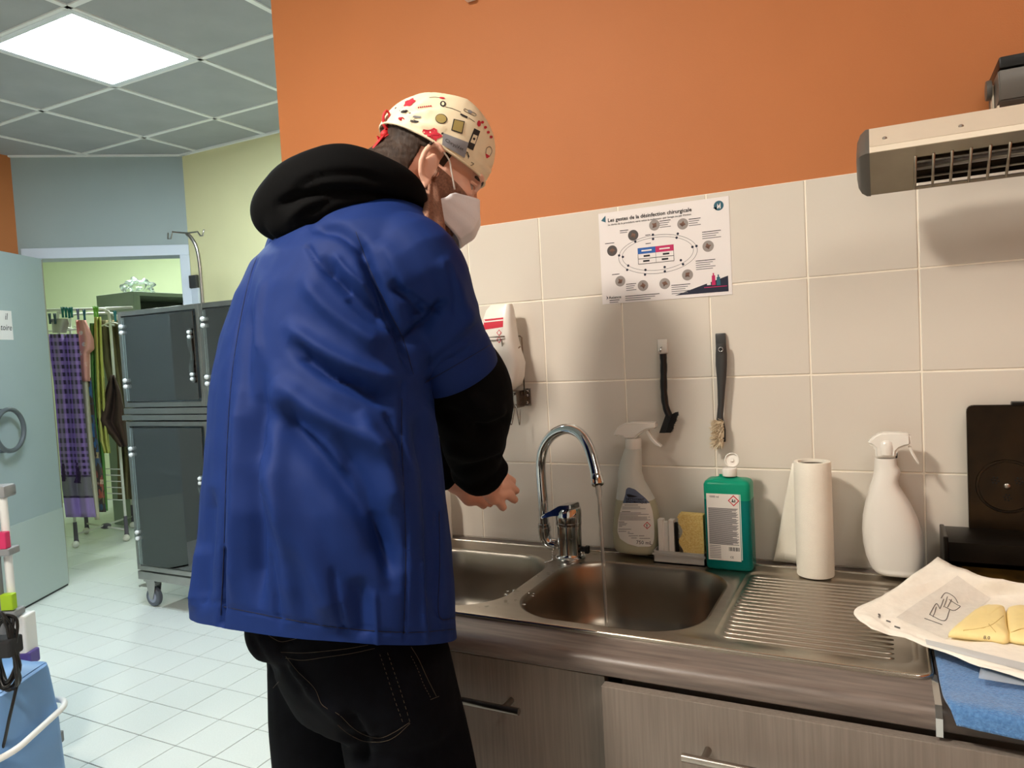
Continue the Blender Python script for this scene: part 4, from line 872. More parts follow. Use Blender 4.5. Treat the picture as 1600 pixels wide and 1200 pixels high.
M_tyre = mat('grey_rubber', (96, 102, 112), .6)
for cx_ in (CX[0]+.07, CX[2]-.07):
    for cy_ in (CYF+.045, CYB-.07):
        b = B(); My = Matrix.Rotation(PI/2, 4, 'X'); lathe(b, [(0, -.014), (.036, -.014), (.05, -.016), (.056, -.01), (.0565, 0), (.056, .01), (.05, .016), (.036, .014), (0, .014)], (cx_, cy_, .0565), 28, My); wh = bm_obj('caster_wheel', recalc(b), M_tyre, tr, 40)
        b = B(); lathe(b, [(0, -.018), (.03, -.018), (.034, -.0145), (.034, .0145), (.03, .018), (0, .018)], (cx_, cy_, .0565), 24, My); bm_obj('wheel_hub', recalc(b), mat('hub_blue_grey', (150, 156, 176), .4), wh, 40)
        b = B()
        for s in (-1, 1): prism(b, [(cx_-.04, .155), (cx_+.045, .155), (cx_+.03, .09), (cx_+.012, .045), (cx_-.012, .045)], cy_+s*.021-.0015, cy_+s*.021+.0015, 1)
        box(b, (cx_-.045, cy_-.03, .15), (cx_+.05, cy_+.03, .166)); bm_obj('caster_fork', recalc(b), M_cage, tr)
        b = B(); box(b, (cx_-.105, cy_-.022, .112), (cx_-.02, cy_+.018, .118), .002, M=Matrix.Translation((0, 0, 0))); cyl(b, (cx_-.1, cy_-.02, .112), (cx_-.1, cy_+.016, .112), .006, 8); bm_obj('brake_pedal', b, M_cage, tr)
# drip stand hooked on the cages
t = thing('drip_stand', 'bent steel drip stand with two hooks rising above the cages', 'drip stand', (-2.62, 1.4, 1.712))
b = B(); tube(b, smooth_path([(-2.62, 1.4, 1.712), (-2.62, 1.4, 1.85), (-2.622, 1.4, 1.98), (-2.64, 1.4, 2.08), (-2.68, 1.4, 2.14), (-2.712, 1.4, 2.165)], 6), .011, 12); bm_obj('pole', b, M_alu, t, 50)
b = B(); tube(b, [(-2.872, 1.4, 2.19), (-2.88, 1.4, 2.155), (-2.852, 1.4, 2.152), (-2.835, 1.4, 2.19), (-2.712, 1.4, 2.168), (-2.62, 1.4, 2.166), (-2.6, 1.4, 2.14), (-2.58, 1.4, 2.138), (-2.565, 1.4, 2.172)], .0045, 8); bm_obj('hook_bar', b, M_alu, t, True)
b = B(); lathe(b, [(0, 0), (.05, 0), (.05, .006), (.014, .012), (.014, .03), (0, .03)], (-2.62, 1.4, 1.712), 20); bm_obj('foot_flange', recalc(b), M_alu, t, 40)
p = aty(308, 455, 1.768); b = B(); box(b, (p.x-.035, 1.75, 1.2), (p.x+.03, 1.767, p.z+.02), .003)
t = thing('cable_trunking', 'white cable trunking with a dark switch on the yellow wall', 'trunking', (p.x, 1.76, 1.2)); bm_obj('trunk', b, M_frame, t)
b = B(); box(b, (p.x-.042, 1.742, p.z+.022), (p.x+.028, 1.767, p.z+.105), .004); bm_obj('switch', b, M_dgrey, t)
# ------------------------------------------------------------------ laundry room: locker, bag
LC = at(208, 455, 6.2); lx, ly, lz = LC.x, LC.y, LC.z
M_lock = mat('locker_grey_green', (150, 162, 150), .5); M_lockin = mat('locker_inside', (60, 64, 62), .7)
t = thing('metal_locker', 'tall grey-green metal cupboard with open front behind the drying rack', 'cupboard', (lx-.25, ly+.45, 0))
for nm, lo, hi in (('side_wall', (lx-.5, ly, 0), (lx, ly+.02, lz)), ('side_wall', (lx-.5, ly+.88, 0), (lx, ly+.9, lz)), ('top', (lx-.5, ly+.02, lz-.035), (lx, ly+.88, lz)), ('back_wall', (lx-.5, ly+.02, 0), (lx-.49, ly+.88, lz-.035)), ('shelf', (lx-.49, ly+.02, lz-.5), (lx-.02, ly+.88, lz-.48)), ('shelf', (lx-.49, ly+.02, lz-.95), (lx-.02, ly+.88, lz-.93)), ('shelf', (lx-.49, ly+.02, lz-1.4), (lx-.02, ly+.88, lz-1.38)), ('bottom', (lx-.49, ly+.02, .05), (lx, ly+.88, .08)), ('door_stile', (lx-.02, ly+.02, .08), (lx, ly+.06, lz-.035))):
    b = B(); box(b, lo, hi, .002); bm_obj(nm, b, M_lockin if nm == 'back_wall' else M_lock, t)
b = B(); bmesh.ops.create_icosphere(b, subdivisions=4, radius=1)
for v in b.verts:
    d = v.co.copy(); k = 1+.5*noise.noise(d*2.2)+.25*noise.noise(d*6); v.co = Vector((lx-.2+.1*d.x*k, ly+.2+.13*d.y*k, lz+.002+max(0, .05+.075*d.z*k)))
tag(bm_obj('plastic_bag', b, thin_glass('clear_bag', (238, 244, 240), .7, .3, .02), None, True), 'crumpled clear plastic bag on top of the metal cupboard', 'plastic bag')
# ------------------------------------------------------------------ drying rack
RF, RB, LFo = Vector((-4.55, 2.13, 0)), Vector((-4.93, 2.46, 0)), Vector((-.23, -.27, 0))
LFt, LBt = RF+LFo, RB+LFo
M_rackw = mat('white_coated_tube', (222, 222, 214), .35); M_joint = mat('grey_purple_joint', (98, 92, 104), .45)
t = thing('drying_rack', 'white tower drying rack hung with laundry beyond the doorway', 'drying rack', tuple((RF+RB+LFo)/1))
t.location = (RF+RB+LFt+LBt)/4; WT[t] = t.location.copy()
ZR = 1.87
for a, c in ((RF, LFt), (RB, LBt)):
    b = B(); up_ = Vector((0, 0, 1)); d = (c-a).normalized()
    tube(b, smooth_path([a+up_*.06, a+up_*.6, a+up_*1.2, a+up_*(ZR-.08), a+up_*(ZR-.02)+d*.02, a+up_*ZR+d*.06, c+up_*ZR-d*.06, c+up_*(ZR-.02)-d*.02, c+up_*(ZR-.08), c+up_*1.2, c+up_*.06], 5), .0105, 10); bm_obj('side_arch', b, M_rackw, t, True)
for p in (RF, RB, LFt, LBt):
    b = B(); tube(b, [p+Vector((0, 0, .025)), p+Vector((0, 0, .06)), p+Vector((0, 0, .2))], [.022, .016, .014], 12); j = bm_obj('foot_joint', b, M_joint, t, 40)
    b = B(); sphere(b, p+Vector((.02, -.02, .028)), .027, 14); bm_obj('foot_wheel', b, M_wplast, j, True)
for a, c, z in ((RF, LBt, .085), (RB, LFt, .1), (RF, RB, ZR-.12), (LFt, LBt, ZR-.12), (RF, RB, .95), (LFt, LBt, .95)):
    b = B(); tube(b, [a+Vector((0, 0, z)), c+Vector((0, 0, z))], .008, 8); bm_obj('brace_bar', b, M_rackw, t, True)
b = B(); m_ = (RF+LBt)/2; sphere(b, m_+Vector((0, 0, .09)), .03, 12, (1.4, 1.4, .8)); bm_obj('brace_hub', b, M_joint, t, True)
l_ = Vector((.891, .454, 0)).normalized()
for grp in (.28, .82):
    for k in range(6):
        z = grp+.05*k+.05; p = RF+Vector((0, 0, z)); b = B(); tube(b, [p, p-l_*.19+Vector((0, .02, .012))], .0038, 6); bm_obj('rack_rung', b, M_rackw, t, True)
    b = B(); p = RF+Vector((0, 0, grp)); tube(b, [p-l_*.19+Vector((0, .02, .05)), p-l_*.19+Vector((0, .02, .32))], .0045, 6); bm_obj('rung_end', b, M_rackw, t, True)
for k in range(5):
    s = (k+.5)/5; a = RF+LFo*s; c = RB+LFo*s; b = B(); tube(b, [a+Vector((0, 0, ZR-.13)), c+Vector((0, 0, ZR-.13))], .004, 6); bm_obj('hanging_rod', b, M_rackw, t, True)
b = B(); tube(b, smooth_path([LFt+Vector((-.25, -.1, ZR-.14)), LFt+Vector((0, -.03, ZR-.16)), RF+Vector((-.08, -.06, ZR-.14)), RF+Vector((.03, .0, ZR-.11)), RF+Vector((.12, .1, ZR-.17))], 6), .006, 8); bm_obj('front_rod', b, M_rackw, t, True)
b = B(); tube(b, [LFt+Vector((-.45, -.1, ZR+.02)), RF+Vector((.12, .12, ZR+.005))], .011, 8); bm_obj('top_rod', b, M_rackw, t, True)
# ------------------------------------------------------------------ laundry
def cloth(name, label, cat, rows, d, m, waves=3, amp=.02, n=22, ph=0, group='laundry on the drying rack', thick=.004):
    R_ = lerp_rows(rows, 26); b = B(); V = []
    for i, (v, ul, ur) in enumerate(R_):
        line = []
        for k in range(n):
            s = k/(n-1); line.append(b.verts.new(at(ul+(ur-ul)*s, v, d+amp*math.sin(waves*2*PI*s+ph+i*.05)+amp*.4*math.sin(5*waves*s+i*.2))))
        V.append(line)
    for i in range(25):
        for k in range(n-1): b.faces.new((V[i][k], V[i][k+1], V[i+1][k+1], V[i+1][k]))
    me = bpy.data.meshes.new(name); b.to_mesh(me); b.free()
    uv = me.uv_layers.new(name='UVMap'); idx = {}
    for p in me.polygons:
        for li in p.loop_indices:
            vi = me.loops[li].vertex_index; uv.data[li].uv = ((vi % n)/(n-1), 1-(vi//n)/25)
    o = tag(me_obj(name, me, m, None, True), label, cat, group); md = o.modifiers.new('s', 'SOLIDIFY'); md.thickness = thick; return o
def uvmat(name, fn, rough=.9):
    m = bpy.data.materials.new(name); m.use_nodes = True; nt = m.node_tree; b_ = nt.nodes['Principled BSDF']; b_.inputs['Roughness'].default_value = rough; b_.inputs['Sheen Weight'].default_value = .2
    uvn = nt.nodes.new('ShaderNodeUVMap'); sep = nt.nodes.new('ShaderNodeSeparateXYZ'); nt.links.new(uvn.outputs[0], sep.inputs[0]); fn(nt, b_, sep, uvn); return m
def mth(nt, op, a, b_=None):
    n = nt.nodes.new('ShaderNodeMath'); n.operation = op
    for i, x in enumerate((a, b_)):
        if x is None: continue
        if isinstance(x, (int, float)): n.inputs[i].default_value = x
        else: nt.links.new(x, n.inputs[i])
    return n.outputs[0]
def mixc(nt, f, c1, c2):
    n = nt.nodes.new('ShaderNodeMix'); n.data_type = 'RGBA'; nt.links.new(f, n.inputs[0])
    for i, c in ((6, c1), (7, c2)):
        if isinstance(c, tuple): n.inputs[i].default_value = (*lin(c), 1)
        else: nt.links.new(c, n.inputs[i])
    return n.outputs[2]
def plaid(nt, b_, sep, uvn):
    def stripe(s, k): return mth(nt, 'GREATER_THAN', mth(nt, 'FRACT', mth(nt, 'MULTIPLY', s, k)), .5)
    a, c = stripe(sep.outputs[0], 7), stripe(sep.outputs[1], 26)
    one = mixc(nt, mth(nt, 'MULTIPLY', mth(nt, 'ADD', a, c), .5), (142, 112, 180), (98, 68, 132)); both = mixc(nt, mth(nt, 'MULTIPLY', a, c), one, (40, 24, 58))
    low = mth(nt, 'LESS_THAN', sep.outputs[1], .315); c1 = mixc(nt, low, both, (112, 106, 118)); low2 = mth(nt, 'LESS_THAN', sep.outputs[1], .165); c2 = mixc(nt, low2, c1, (156, 130, 196))
    e = mth(nt, 'LESS_THAN', mth(nt, 'ABSOLUTE', mth(nt, 'SUBTRACT', sep.outputs[1], .165)), .008); e2 = mth(nt, 'LESS_THAN', mth(nt, 'ABSOLUTE', mth(nt, 'SUBTRACT', sep.outputs[1], .318)), .007)
    nt.links.new(mixc(nt, mth(nt, 'MAXIMUM', e, e2), c2, (50, 32, 66)), b_.inputs['Base Color'])
M_plaid = uvmat('purple_plaid_fleece', plaid)
pl = cloth('plaid_blanket', 'purple plaid fleece blanket with grey cat band hanging beyond the door', 'blanket', [(522, 74, 122), (600, 84, 128), (700, 92, 137), (760, 97, 143), (808, 103, 150)], 5.56, M_plaid, 2, .03, 30)
bv = bvh_of(pl); M_cat = mat('dark_purple_print', (58, 36, 74), .9)
decal_rows('cat_print', [(722, 118, 120), (725, 118, 124), (730, 117, 124), (735, 119, 127), (745, 118, 130), (752, 115, 129), (755, 114, 128)], bv, M_cat, pl, nrow=14, ncol=6, off=.004)
decal_rows('cat_print', [(724, 97, 101), (735, 97, 104), (752, 97, 108)], bv, M_cat, pl, nrow=8, ncol=5, off=.004)
cloth('rolled_cloth', 'folded pale grey cloth pegged above the plaid blanket', 'cloth', [(498, 78, 105), (505, 81, 107), (520, 82, 104)], 5.50, mat('pale_grey_cloth', (168, 164, 152), .9), 1, .03)
cloth('backing_cloth', 'cream edged cloth hanging behind the plaid blanket', 'cloth', [(560, 120, 134), (700, 132, 146), (812, 148, 156)], 5.62, mat('cream_cloth', (196, 190, 166), .9), 1, .02)
M_pinkc = mat('pink_fleece', (224, 158, 148), .95)
pk = cloth('pink_blanket', 'small pink fleece blanket with white dots pegged on the rack', 'blanket', [(500, 118, 133), (530, 121, 146), (545, 122, 147), (552, 123, 140), (596, 126, 141)], 5.60, M_pinkc, 1, .03); bv = bvh_of(pk)
for u, v in ((132, 538), (134, 569), (127, 520), (128, 552)): decal_blob('white_dot', u, v, 3.2, 3.6, bv, mat('white_dot_print', (236, 226, 220), .9), pk, off=.004)
cloth('green_cloth', 'long dark green cloth hanging on the rack', 'cloth', [(505, 140, 150), (600, 142, 152), (720, 152, 163), (798, 157, 168)], 5.72, mat('green_cloth', (62, 110, 50), .9, col2=(96, 146, 70), vscale=8), 2, .02)
def folk(nt, b_, sep, uvn):
    n = nt.nodes.new('ShaderNodeTexVoronoi'); n.inputs['Scale'].default_value = 12; mp = nt.nodes.new('ShaderNodeMapping'); mp.inputs['Scale'].default_value = (.5, 1.6, 1); nt.links.new(uvn.outputs[0], mp.inputs[0]); nt.links.new(mp.outputs[0], n.inputs['Vector'])
    band = nt.nodes.new('ShaderNodeValToRGB'); nt.links.new(sep.outputs[1], band.inputs[0]); cr = band.color_ramp; cr.interpolation = 'CONSTANT'
    cols = [(0, (52, 78, 98)), (.07, (94, 98, 60)), (.12, (150, 72, 56)), (.24, (196, 160, 140)), (.28, (140, 64, 50)), (.37, (60, 80, 110)), (.43, (170, 150, 110)), (.47, (44, 84, 128)), (.72, (70, 50, 40)), (.8, (52, 96, 140))]
    cr.elements[0].color = (*lin(cols[0][1]), 1); cr.elements[1].position = cols[1][0]; cr.elements[1].color = (*lin(cols[1][1]), 1)
    for p_, c_ in cols[2:]: e = cr.elements.new(p_); e.color = (*lin(c_), 1)
    nt.links.new(mixc(nt, mth(nt, 'GREATER_THAN', n.outputs[0], .55), band.outputs[0], (58, 46, 40)), b_.inputs['Base Color'])
cloth('patterned_towel', 'blue and red patterned towel hanging beside the plaid blanket', 'towel', [(590, 128, 142), (660, 134, 148), (740, 146, 160), (800, 152, 166)], 5.66, uvmat('folk_pattern', folk), 1, .02)
cloth('yellow_cloth', 'sheer yellow-green cloth pegged on the rack', 'cloth', [(495, 147, 157), (560, 148, 160), (610, 149, 164), (650, 152, 166), (690, 156, 170), (708, 162, 172)], 5.69, mat('yellow_green_cloth', (204, 202, 120), .8, col2=(172, 176, 70), vscale=5), 2, .03)
cloth('brown_fleece', 'dark brown fleece hanging in a point from the rack corner', 'fleece', [(586, 172, 178), (612, 164, 188), (640, 154, 194), (656, 147, 196), (664, 154, 198), (680, 172, 200), (698, 186, 202)], 5.68, mat('brown_fleece', (72, 54, 44), .95), 2, .04)
cloth('olive_towel', 'large olive beige towel hanging at the back of the rack', 'towel', [(500, 156, 186), (560, 160, 195), (640, 178, 205), (720, 184, 211), (780, 184, 213)], 6.05, mat('olive_towel', (128, 118, 82), .95, col2=(104, 96, 66), vscale=6), 3, .03)
pegs = [(98, 490, (20, 110, 104)), (103, 490, (24, 120, 112)), (108, 491, (20, 110, 104)), (112, 490, (26, 124, 112)), (122, 493, (120, 118, 150)), (132, 494, (36, 96, 120)), (148, 489, (130, 196, 70)), (152, 489, (120, 186, 60)), (78, 500, (60, 80, 90)), (86, 500, (60, 80, 90)), (180, 496, (40, 130, 140))]
for k, (u, v, c_) in enumerate(pegs):
    b = B(); p = at(u, v, 5.50)
    for s in (-1, 1): tube(b, [p+Vector((s*.010, 0, .05)), p+Vector((s*.003, 0, 0)), p+Vector((s*.004, 0, -.03))], .0065, 6)
    tag(bm_obj('clothes_peg', b, mat('peg_%d_%d_%d' % c_, c_, .4), None, True), ['leftmost of the row of teal pegs above the plaid blanket', 'second of the row of teal pegs above the plaid blanket', 'third of the row of teal pegs above the plaid blanket', 'last of the row of teal pegs above the plaid blanket', 'mauve clothes peg left of the pink blanket', 'blue clothes peg on the pink blanket', 'left one of two lime green pegs on the rod', 'right one of two lime green pegs on the rod', 'dark peg nearest the door edge', 'dark peg on the folded grey cloth', 'blue-green peg at the right end of the rod'][k], 'clothes peg', 'clothes pegs on the drying rack')
# ------------------------------------------------------------------ cleaning cart and blue container at the left edge
DC = 2.3
def zc_(x, y): return x/2.606, 740+y/2.606
def pc(x, y, d=DC): return at(*zc_(x, y), d)
M_cgrey = mat('cart_grey_panel', (112, 114, 116), .45); M_cwhite = mat('cart_white_post', (226, 228, 226), .35); M_cblue = mat('blue_tub_plastic', (104, 146, 196), .4, var=.02, vscale=6); M_ccap = mat('cart_grey_cap', (136, 138, 140), .4)
cart = thing('cleaning_cart', 'cleaning cart with grey panel and white post at the left edge', 'cart', tuple(atz(-60, 1400, 0)))
cb = pc(60, 640); cb.z = 0; cart.location = (cb.x-.2, cb.y, 0); WT[cart] = cart.location.copy()
lat_ = Vector((.891, .454, 0)).normalized(); dep_ = Vector((-.454, .891, 0)).normalized()
CM = lambda p: Matrix(((lat_.x, dep_.x, 0, p.x), (lat_.y, dep_.y, 0, p.y), (0, 0, 1, p.z), (0, 0, 0, 1)))
top = pc(8, 60); base = Vector((top.x, top.y, 0))
PM = CM(Vector((top.x, top.y, 0))); ztop = top.z
b = B(); tube(b, [Vector((top.x, top.y, .12)), Vector((top.x, top.y, ztop-.01))], .012, 14); post = bm_obj('post', b, M_cwhite, cart, 40)
b = B(); box(b, (-.06, -.02, ztop-.03), (.02, .04, ztop+.01), .008, M=PM); bm_obj('post_cap', b, M_ccap, cart, 40)
b = B(); box(b, (-.5, -.03, .42), (-.012, -.012, ztop-.06), .004, M=PM); bm_obj('grey_panel', b, M_cgrey, cart)
def zat(y, x=20): return pc(x, y).z
for nm, y0, y1, m, x1 in (('pink_tab', 232, 300, mat('pink_tab', (206, 46, 100), .4), .022), ('lime_tab', 486, 552, mat('lime_tab', (158, 196, 32), .4), .026)):
    b = B(); box(b, (-.012, -.036, zat(y1)), (x1, -.012, zat(y0)), .003, M=PM); bm_obj(nm, b, m, cart)
for y0, y1 in ((300, 330), (556, 586)): b = B(); box(b, (-.5, -.034, zat(y1)), (.028, .02, zat(y0)), .004, M=PM); bm_obj('shelf_edge', b, M_ccap, cart)
b = B(); box(b, (-.3, -.01, zat(790)), (.04, .05, zat(590)), .006, M=PM); bx_ = bm_obj('white_box', b, M_cwhite, cart)
b = B(); box(b, (-.28, -.012, zat(800)), (.05, .04, zat(742)), .006, M=PM); bm_obj('purple_box', b, mat('purple_plastic', (84, 70, 140), .4), cart)
b = B(); box(b, (-.5, -.03, .1), (.0, .2, .14), .005, M=PM); bm_obj('base_tray', b, M_cgrey, cart)
for x in (-.45, -.06):
    for y in (.02, .15): b = B(); sphere(b, PM @ Vector((x, y, .05)), .05, 14, (1, 1, 1)); bm_obj('cart_wheel', b, M_black, cart, True)
# blue container standing in front of the cart
DB_ = 2.05
tub = thing('blue_container', 'tall blue plastic container with black strap in front of the cleaning cart', 'container', (0, 0, 0))
cr = pc(155, 815, DB_); wv = .34; cc = cr-lat_*(wv/2+.045)+dep_*.02; cr.z -= .02; tub.location = (cc.x, cc.y, 0); WT[tub] = tub.location.copy()
b = B(); rings = []; zt_ = cr.z
def tring(w_, d_, z, r=.045): return [Vector((cc.x, cc.y, z))+lat_*x+dep_*y for x, y in rrect(w_, d_, r, 6)]
loft(b, [tring(.36, .30, .002), tring(.365, .305, .02), tring(.35, .285, zt_-.14), tring(.348, .283, zt_-.137), tring(.335, .26, zt_-.02), tring(.33, .255, zt_-.004), tring(.315, .24, zt_)]); bm_obj('container_body', recalc(b), M_cblue, tub, 35)
b = B(); rings = []
for x, h in ((.155, .0), (.12, .012), (.09, .02), (.06, .045), (.045, .085), (.03, .105), (.0, .112), (-.06, .112)): rings.append([Vector((cc.x, cc.y, zt_))+lat_*x+dep_*y+Vector((0, 0, z)) for y, z in ((-.11, 0), (-.09, h*.9+.002), (-.03, h+.003), (.04, h+.003), (.09, h*.9+.002), (.11, 0))])
loft(b, rings); bm_obj('moulded_lid', recalc(b), M_cblue, tub, 40)
b = B(); box(b, (cc-cc)+Vector((-.03, -.152, .0)), Vector((.012, -.135, zt_-.01)), .003, M=CM(Vector((cc.x-lat_.x*.09, cc.y-lat_.y*.09, .03)))); bm_obj('black_strap', b, M_black, tub)
b = B(); box(b, Vector((-.04, -.16, .26)), Vector((.025, -.14, .275)), .003, M=CM(Vector((cc.x-lat_.x*.09, cc.y-lat_.y*.09, 0)))); bm_obj('strap_buckle', b, M_dgrey, tub)
t = thing('power_cable', 'coiled black power cable with tie hanging over the blue container', 'cable', tuple(pc(25, 900, DB_-.05)))
random.seed(3); pts = []; cq = pc(28, 670, DB_-.07)
for k in range(90):
    a = k/90*2*PI*6; rr = 1+.18*math.sin(k*.37); lob = 1 if math.cos(a) > 0 else .9
    pts.append(cq+lat_*(.022*math.sin(a)*rr*(1+.6*abs(math.cos(a)))+.004*math.sin(k*1.3))+Vector((0, 0, .105*math.cos(a)*lob*rr-.035))+dep_*(-.006+.012*math.sin(k*.9)))
b = B(); tube(b, smooth_path(pts[::2], 5), .0042, 8); bm_obj('cable_coil', b, M_black, t, True)
b = B(); box(b, Vector((-.04, -.035, -.024)), Vector((.03, .022, .024)), .006, M=CM(cq+Vector((0, 0, -.02)))); bm_obj('cable_tie', b, mat('velcro_black', (30, 31, 34), .8), t)
b = B(); tube(b, smooth_path([cq+lat_*.02+Vector((0, 0, -.12)), cq+lat_*.012+Vector((0, 0, -.2))-dep_*.03, cq-lat_*.02+Vector((0, 0, -.3))-dep_*.03, cq-lat_*.06+Vector((0, 0, -.36))-dep_*.03], 6), .0042, 8); bm_obj('cable_end', b, M_black, t, True)
b = B(); hz_ = pc(190, 1060, DB_).z; pts = []
hr = rrect(.40, .34, .09, 8); hr = hr+[hr[0]]
for x, y in hr: pts.append(Vector((cc.x, cc.y, hz_-.02))+lat_*x+dep_*y+Vector((0, 0, .14*x+.06*y)))
tube(b, pts, .009, 12, cap=False); tag(bm_obj('white_hoop', b, M_cwhite, None, True), 'white tube hoop around the blue container', 'hoop')
# ------------------------------------------------------------------ the man at the sink
LAT = Vector((RT.x, RT.y, 0)).normalized(); DEP = Vector((-LAT.y, LAT.x, 0))
def remesh(bm, voxel, it=8, fac=.5):
    recalc(bm); me = bpy.data.meshes.new('r'); bm.to_mesh(me); bm.free(); o = bpy.data.objects.new('r', me); COL.objects.link(o)
    m1 = o.modifiers.new('r', 'REMESH'); m1.mode = 'VOXEL'; m1.voxel_size = voxel
    if it: m2 = o.modifiers.new('s', 'SMOOTH'); m2.factor = fac; m2.iterations = it
    bpy.context.view_layer.update(); out = bpy.data.meshes.new_from_object(o.evaluated_get(bpy.context.evaluated_depsgraph_get())); bpy.data.objects.remove(o); bpy.data.meshes.remove(me); return out
def bring(ul, ur, v, d, hd, cor=.38, n=48, tz=0, dz=0):
    a, c = at(ul, v, d), at(ur, v, d); m_ = (a+c)/2; W = (c-a).length/2; sd = cor; cs = math.sqrt(1-sd*sd); out = []
    for k in range(n):
        t = 2*PI*k/n; x = W*math.cos(t); y = hd*(math.sin(t)*cs-math.cos(t)*sd); q = m_+LAT*x+DEP*y; q.z = m_.z+tz*math.cos(t)+dz; out.append(q)
    return out
def limb(bm, pts, n=20, k=6):
    """pts: (point, radius) -> smooth tapering tube with round ends"""
    P = smooth_path([p for p, r in pts], k); R_ = [q.x for q in smooth_path([(r, 0, 0) for p, r in pts], k)]
    d0 = (P[0]-P[1]).normalized(); d1 = (P[-1]-P[-2]).normalized()
    P = [P[0]+d0*R_[0]*.8, P[0]+d0*R_[0]*.5]+P+[P[-1]+d1*R_[-1]*.5, P[-1]+d1*R_[-1]*.8]; R_ = [R_[0]*.45, R_[0]*.82]+R_+[R_[-1]*.82, R_[-1]*.45]
    tube(bm, P, R_, n)
def get_np(me):
    n = len(me.vertices); co = np.empty(n*3); me.vertices.foreach_get('co', co); no = np.empty(n*3); me.vertices.foreach_get('normal', no); return co.reshape(-1, 3), no.reshape(-1, 3)
def px_np(co):
    d = co-np.array(CAM); z = d @ np.array(FW); return 800+FPX*(d @ np.array(RT))/z, 600-FPX*(d @ np.array(UP))/z, d/np.linalg.norm(d, axis=1)[:, None]
def folds(me, lines, noise_amp=0, noise_sc=8, seed=0, hf=None):
    co, no = get_np(me); u, v, vd = px_np(co); face = np.clip(-(no*vd).sum(1)*2.5+.35, 0, 1); disp = np.zeros(len(co))
    for pts, w_, amp in lines:
        P = [(q.x, q.y) for q in smooth_path([(a, b_, 0) for a, b_ in pts], 8)]; best = np.full(len(co), 1e9); par = np.zeros(len(co))
        for i in range(len(P)-1):
            ax, ay = P[i]; bx_, by = P[i+1]; dx, dy = bx_-ax, by-ay; L = dx*dx+dy*dy+1e-9
            t = np.clip(((u-ax)*dx+(v-ay)*dy)/L, 0, 1); dd = np.hypot(u-ax-t*dx, v-ay-t*dy); m_ = dd < best; best[m_] = dd[m_]; par[m_] = (i+t[m_])/(len(P)-1)
        taper = np.clip(np.minimum(par, 1-par)*6, 0, 1) if w_ > 4 else 1
        disp += amp*np.exp(-(best/w_)**2)*face*taper
    if noise_amp:
        disp += np.array([noise_amp*noise.noise((x*noise_sc+seed, y*noise_sc, z*noise_sc*.55)) for x, y, z in co])
    if hf:
        a, s = hf; disp += np.array([a*noise.noise((x*s+seed, y*s, z*s)) for x, y, z in co])
    me.vertices.foreach_set('co', (co+no*disp[:, None]).ravel().astype('f')); me.update(); return me
M_skin = mat('skin', (228, 178, 154), .5, var=.05, vscale=18, bump=.06, bscale=300)
M_coat = mat('blue_smock_cotton', (13, 39, 97), .7, spec=.2, var=.03, vscale=40, bump=.06, bscale=900)
M_hood = mat('black_sweatshirt', (4, 4, 5), .92, spec=.12, bump=.12, bscale=500)
M_jean = mat('dark_denim', (3, 4, 9), .88, spec=.1, col2=(7, 9, 16), vscale=60, bump=.25, bscale=700)
M_hair = mat('dark_brown_hair', (44, 33, 27), .6, spec=.25, col2=(66, 51, 42), vscale=160, stretch=(1, 1, .25), bump=.5, bscale=220)
# head frame
HC = at(675, 254, 1.31); hf_ = (.831*RT+.242*FW-.5*UP).normalized(); he_ = (.28*RT-.96*FW).normalized(); he_ = (he_-hf_*he_.dot(hf_)).normalized(); hu_ = he_.cross(hf_).normalized()
HM = Matrix(((he_.x, hf_.x, hu_.x, HC.x), (he_.y, hf_.y, hu_.y, HC.y), (he_.z, hf_.z, hu_.z, HC.z), (0, 0, 0, 1)))
def hl(x, y, z): return HM @ Vector((x, y, z))
def loc(u, v, x):
    d = ray(u, v); o_ = HC+he_*x; t = (o_-CAM).dot(he_)/d.dot(he_); p = CAM+d*t-HC; return Vector((p.dot(he_), p.dot(hf_), p.dot(hu_)))
EAR = loc(675, 262, .078); EYE = loc(744, 301, .031); CE_S = loc(690, 236, .08); CE_F = loc(766, 290, .03); CE_B = loc(614, 206, .02); MK_T = loc(747, 322, 0); MK_B = loc(719, 386, 0); MK_SU = loc(717, 303, .06); MK_SL = loc(688, 338, .064); CHK = loc(700, 300, .07)
def ell(bm, c, r, seg=24, M=None):
    v = bmesh.ops.create_uvsphere(bm, u_segments=seg, v_segments=seg//2, radius=1)['verts']
    for q in v:
        p = Vector((c[0]+q.co.x*r[0], c[1]+q.co.y*r[1], c[2]+q.co.z*r[2])); q.co = M @ p if M is not None else p
NECK = at(588, 322, 1.27)
SHR, ELR, WRR = at(648, 415, 1.09), at(735, 622, 1.20), at(746, 742, 1.375)
SHL, ELL_, WRL = at(478, 405, 1.375), at(560, 620, 1.43), at(704, 746, 1.46)
# ---- body: one continuous surface
bm = B()
ell(bm, (0, -.006, .028), (.074, .095, .088), 32, HM); ell(bm, (0, .03, -.03), (.064, .066, .075), 24, HM); ell(bm, (0, .052, -.072), (.046, .044, .036), 20, HM); ell(bm, (0, .078, -.092), (.024, .02, .02), 16, HM)
ell(bm, (0, .083, .012), (.052, .016, .014), 16, HM); ell(bm, (.038, .062, -.028), (.024, .028, .02), 16, HM); ell(bm, (-.038, .062, -.028), (.024, .028, .02), 16, HM)
limb(bm, [(hl(0, .088, -.004), .008), (hl(0, .106, -.03), .011), (hl(0, .112, -.042), .013)], 12); ell(bm, (.014, .1, -.046), (.009, .011, .008), 10, HM); ell(bm, (-.014, .1, -.046), (.009, .011, .008), 10, HM)
ell(bm, (0, .092, -.066), (.024, .01, .008), 12, HM)
limb(bm, [(hl(0, -.028, -.03), .062), (hl(0, -.05, -.085), .06), (NECK, .07)], 24)
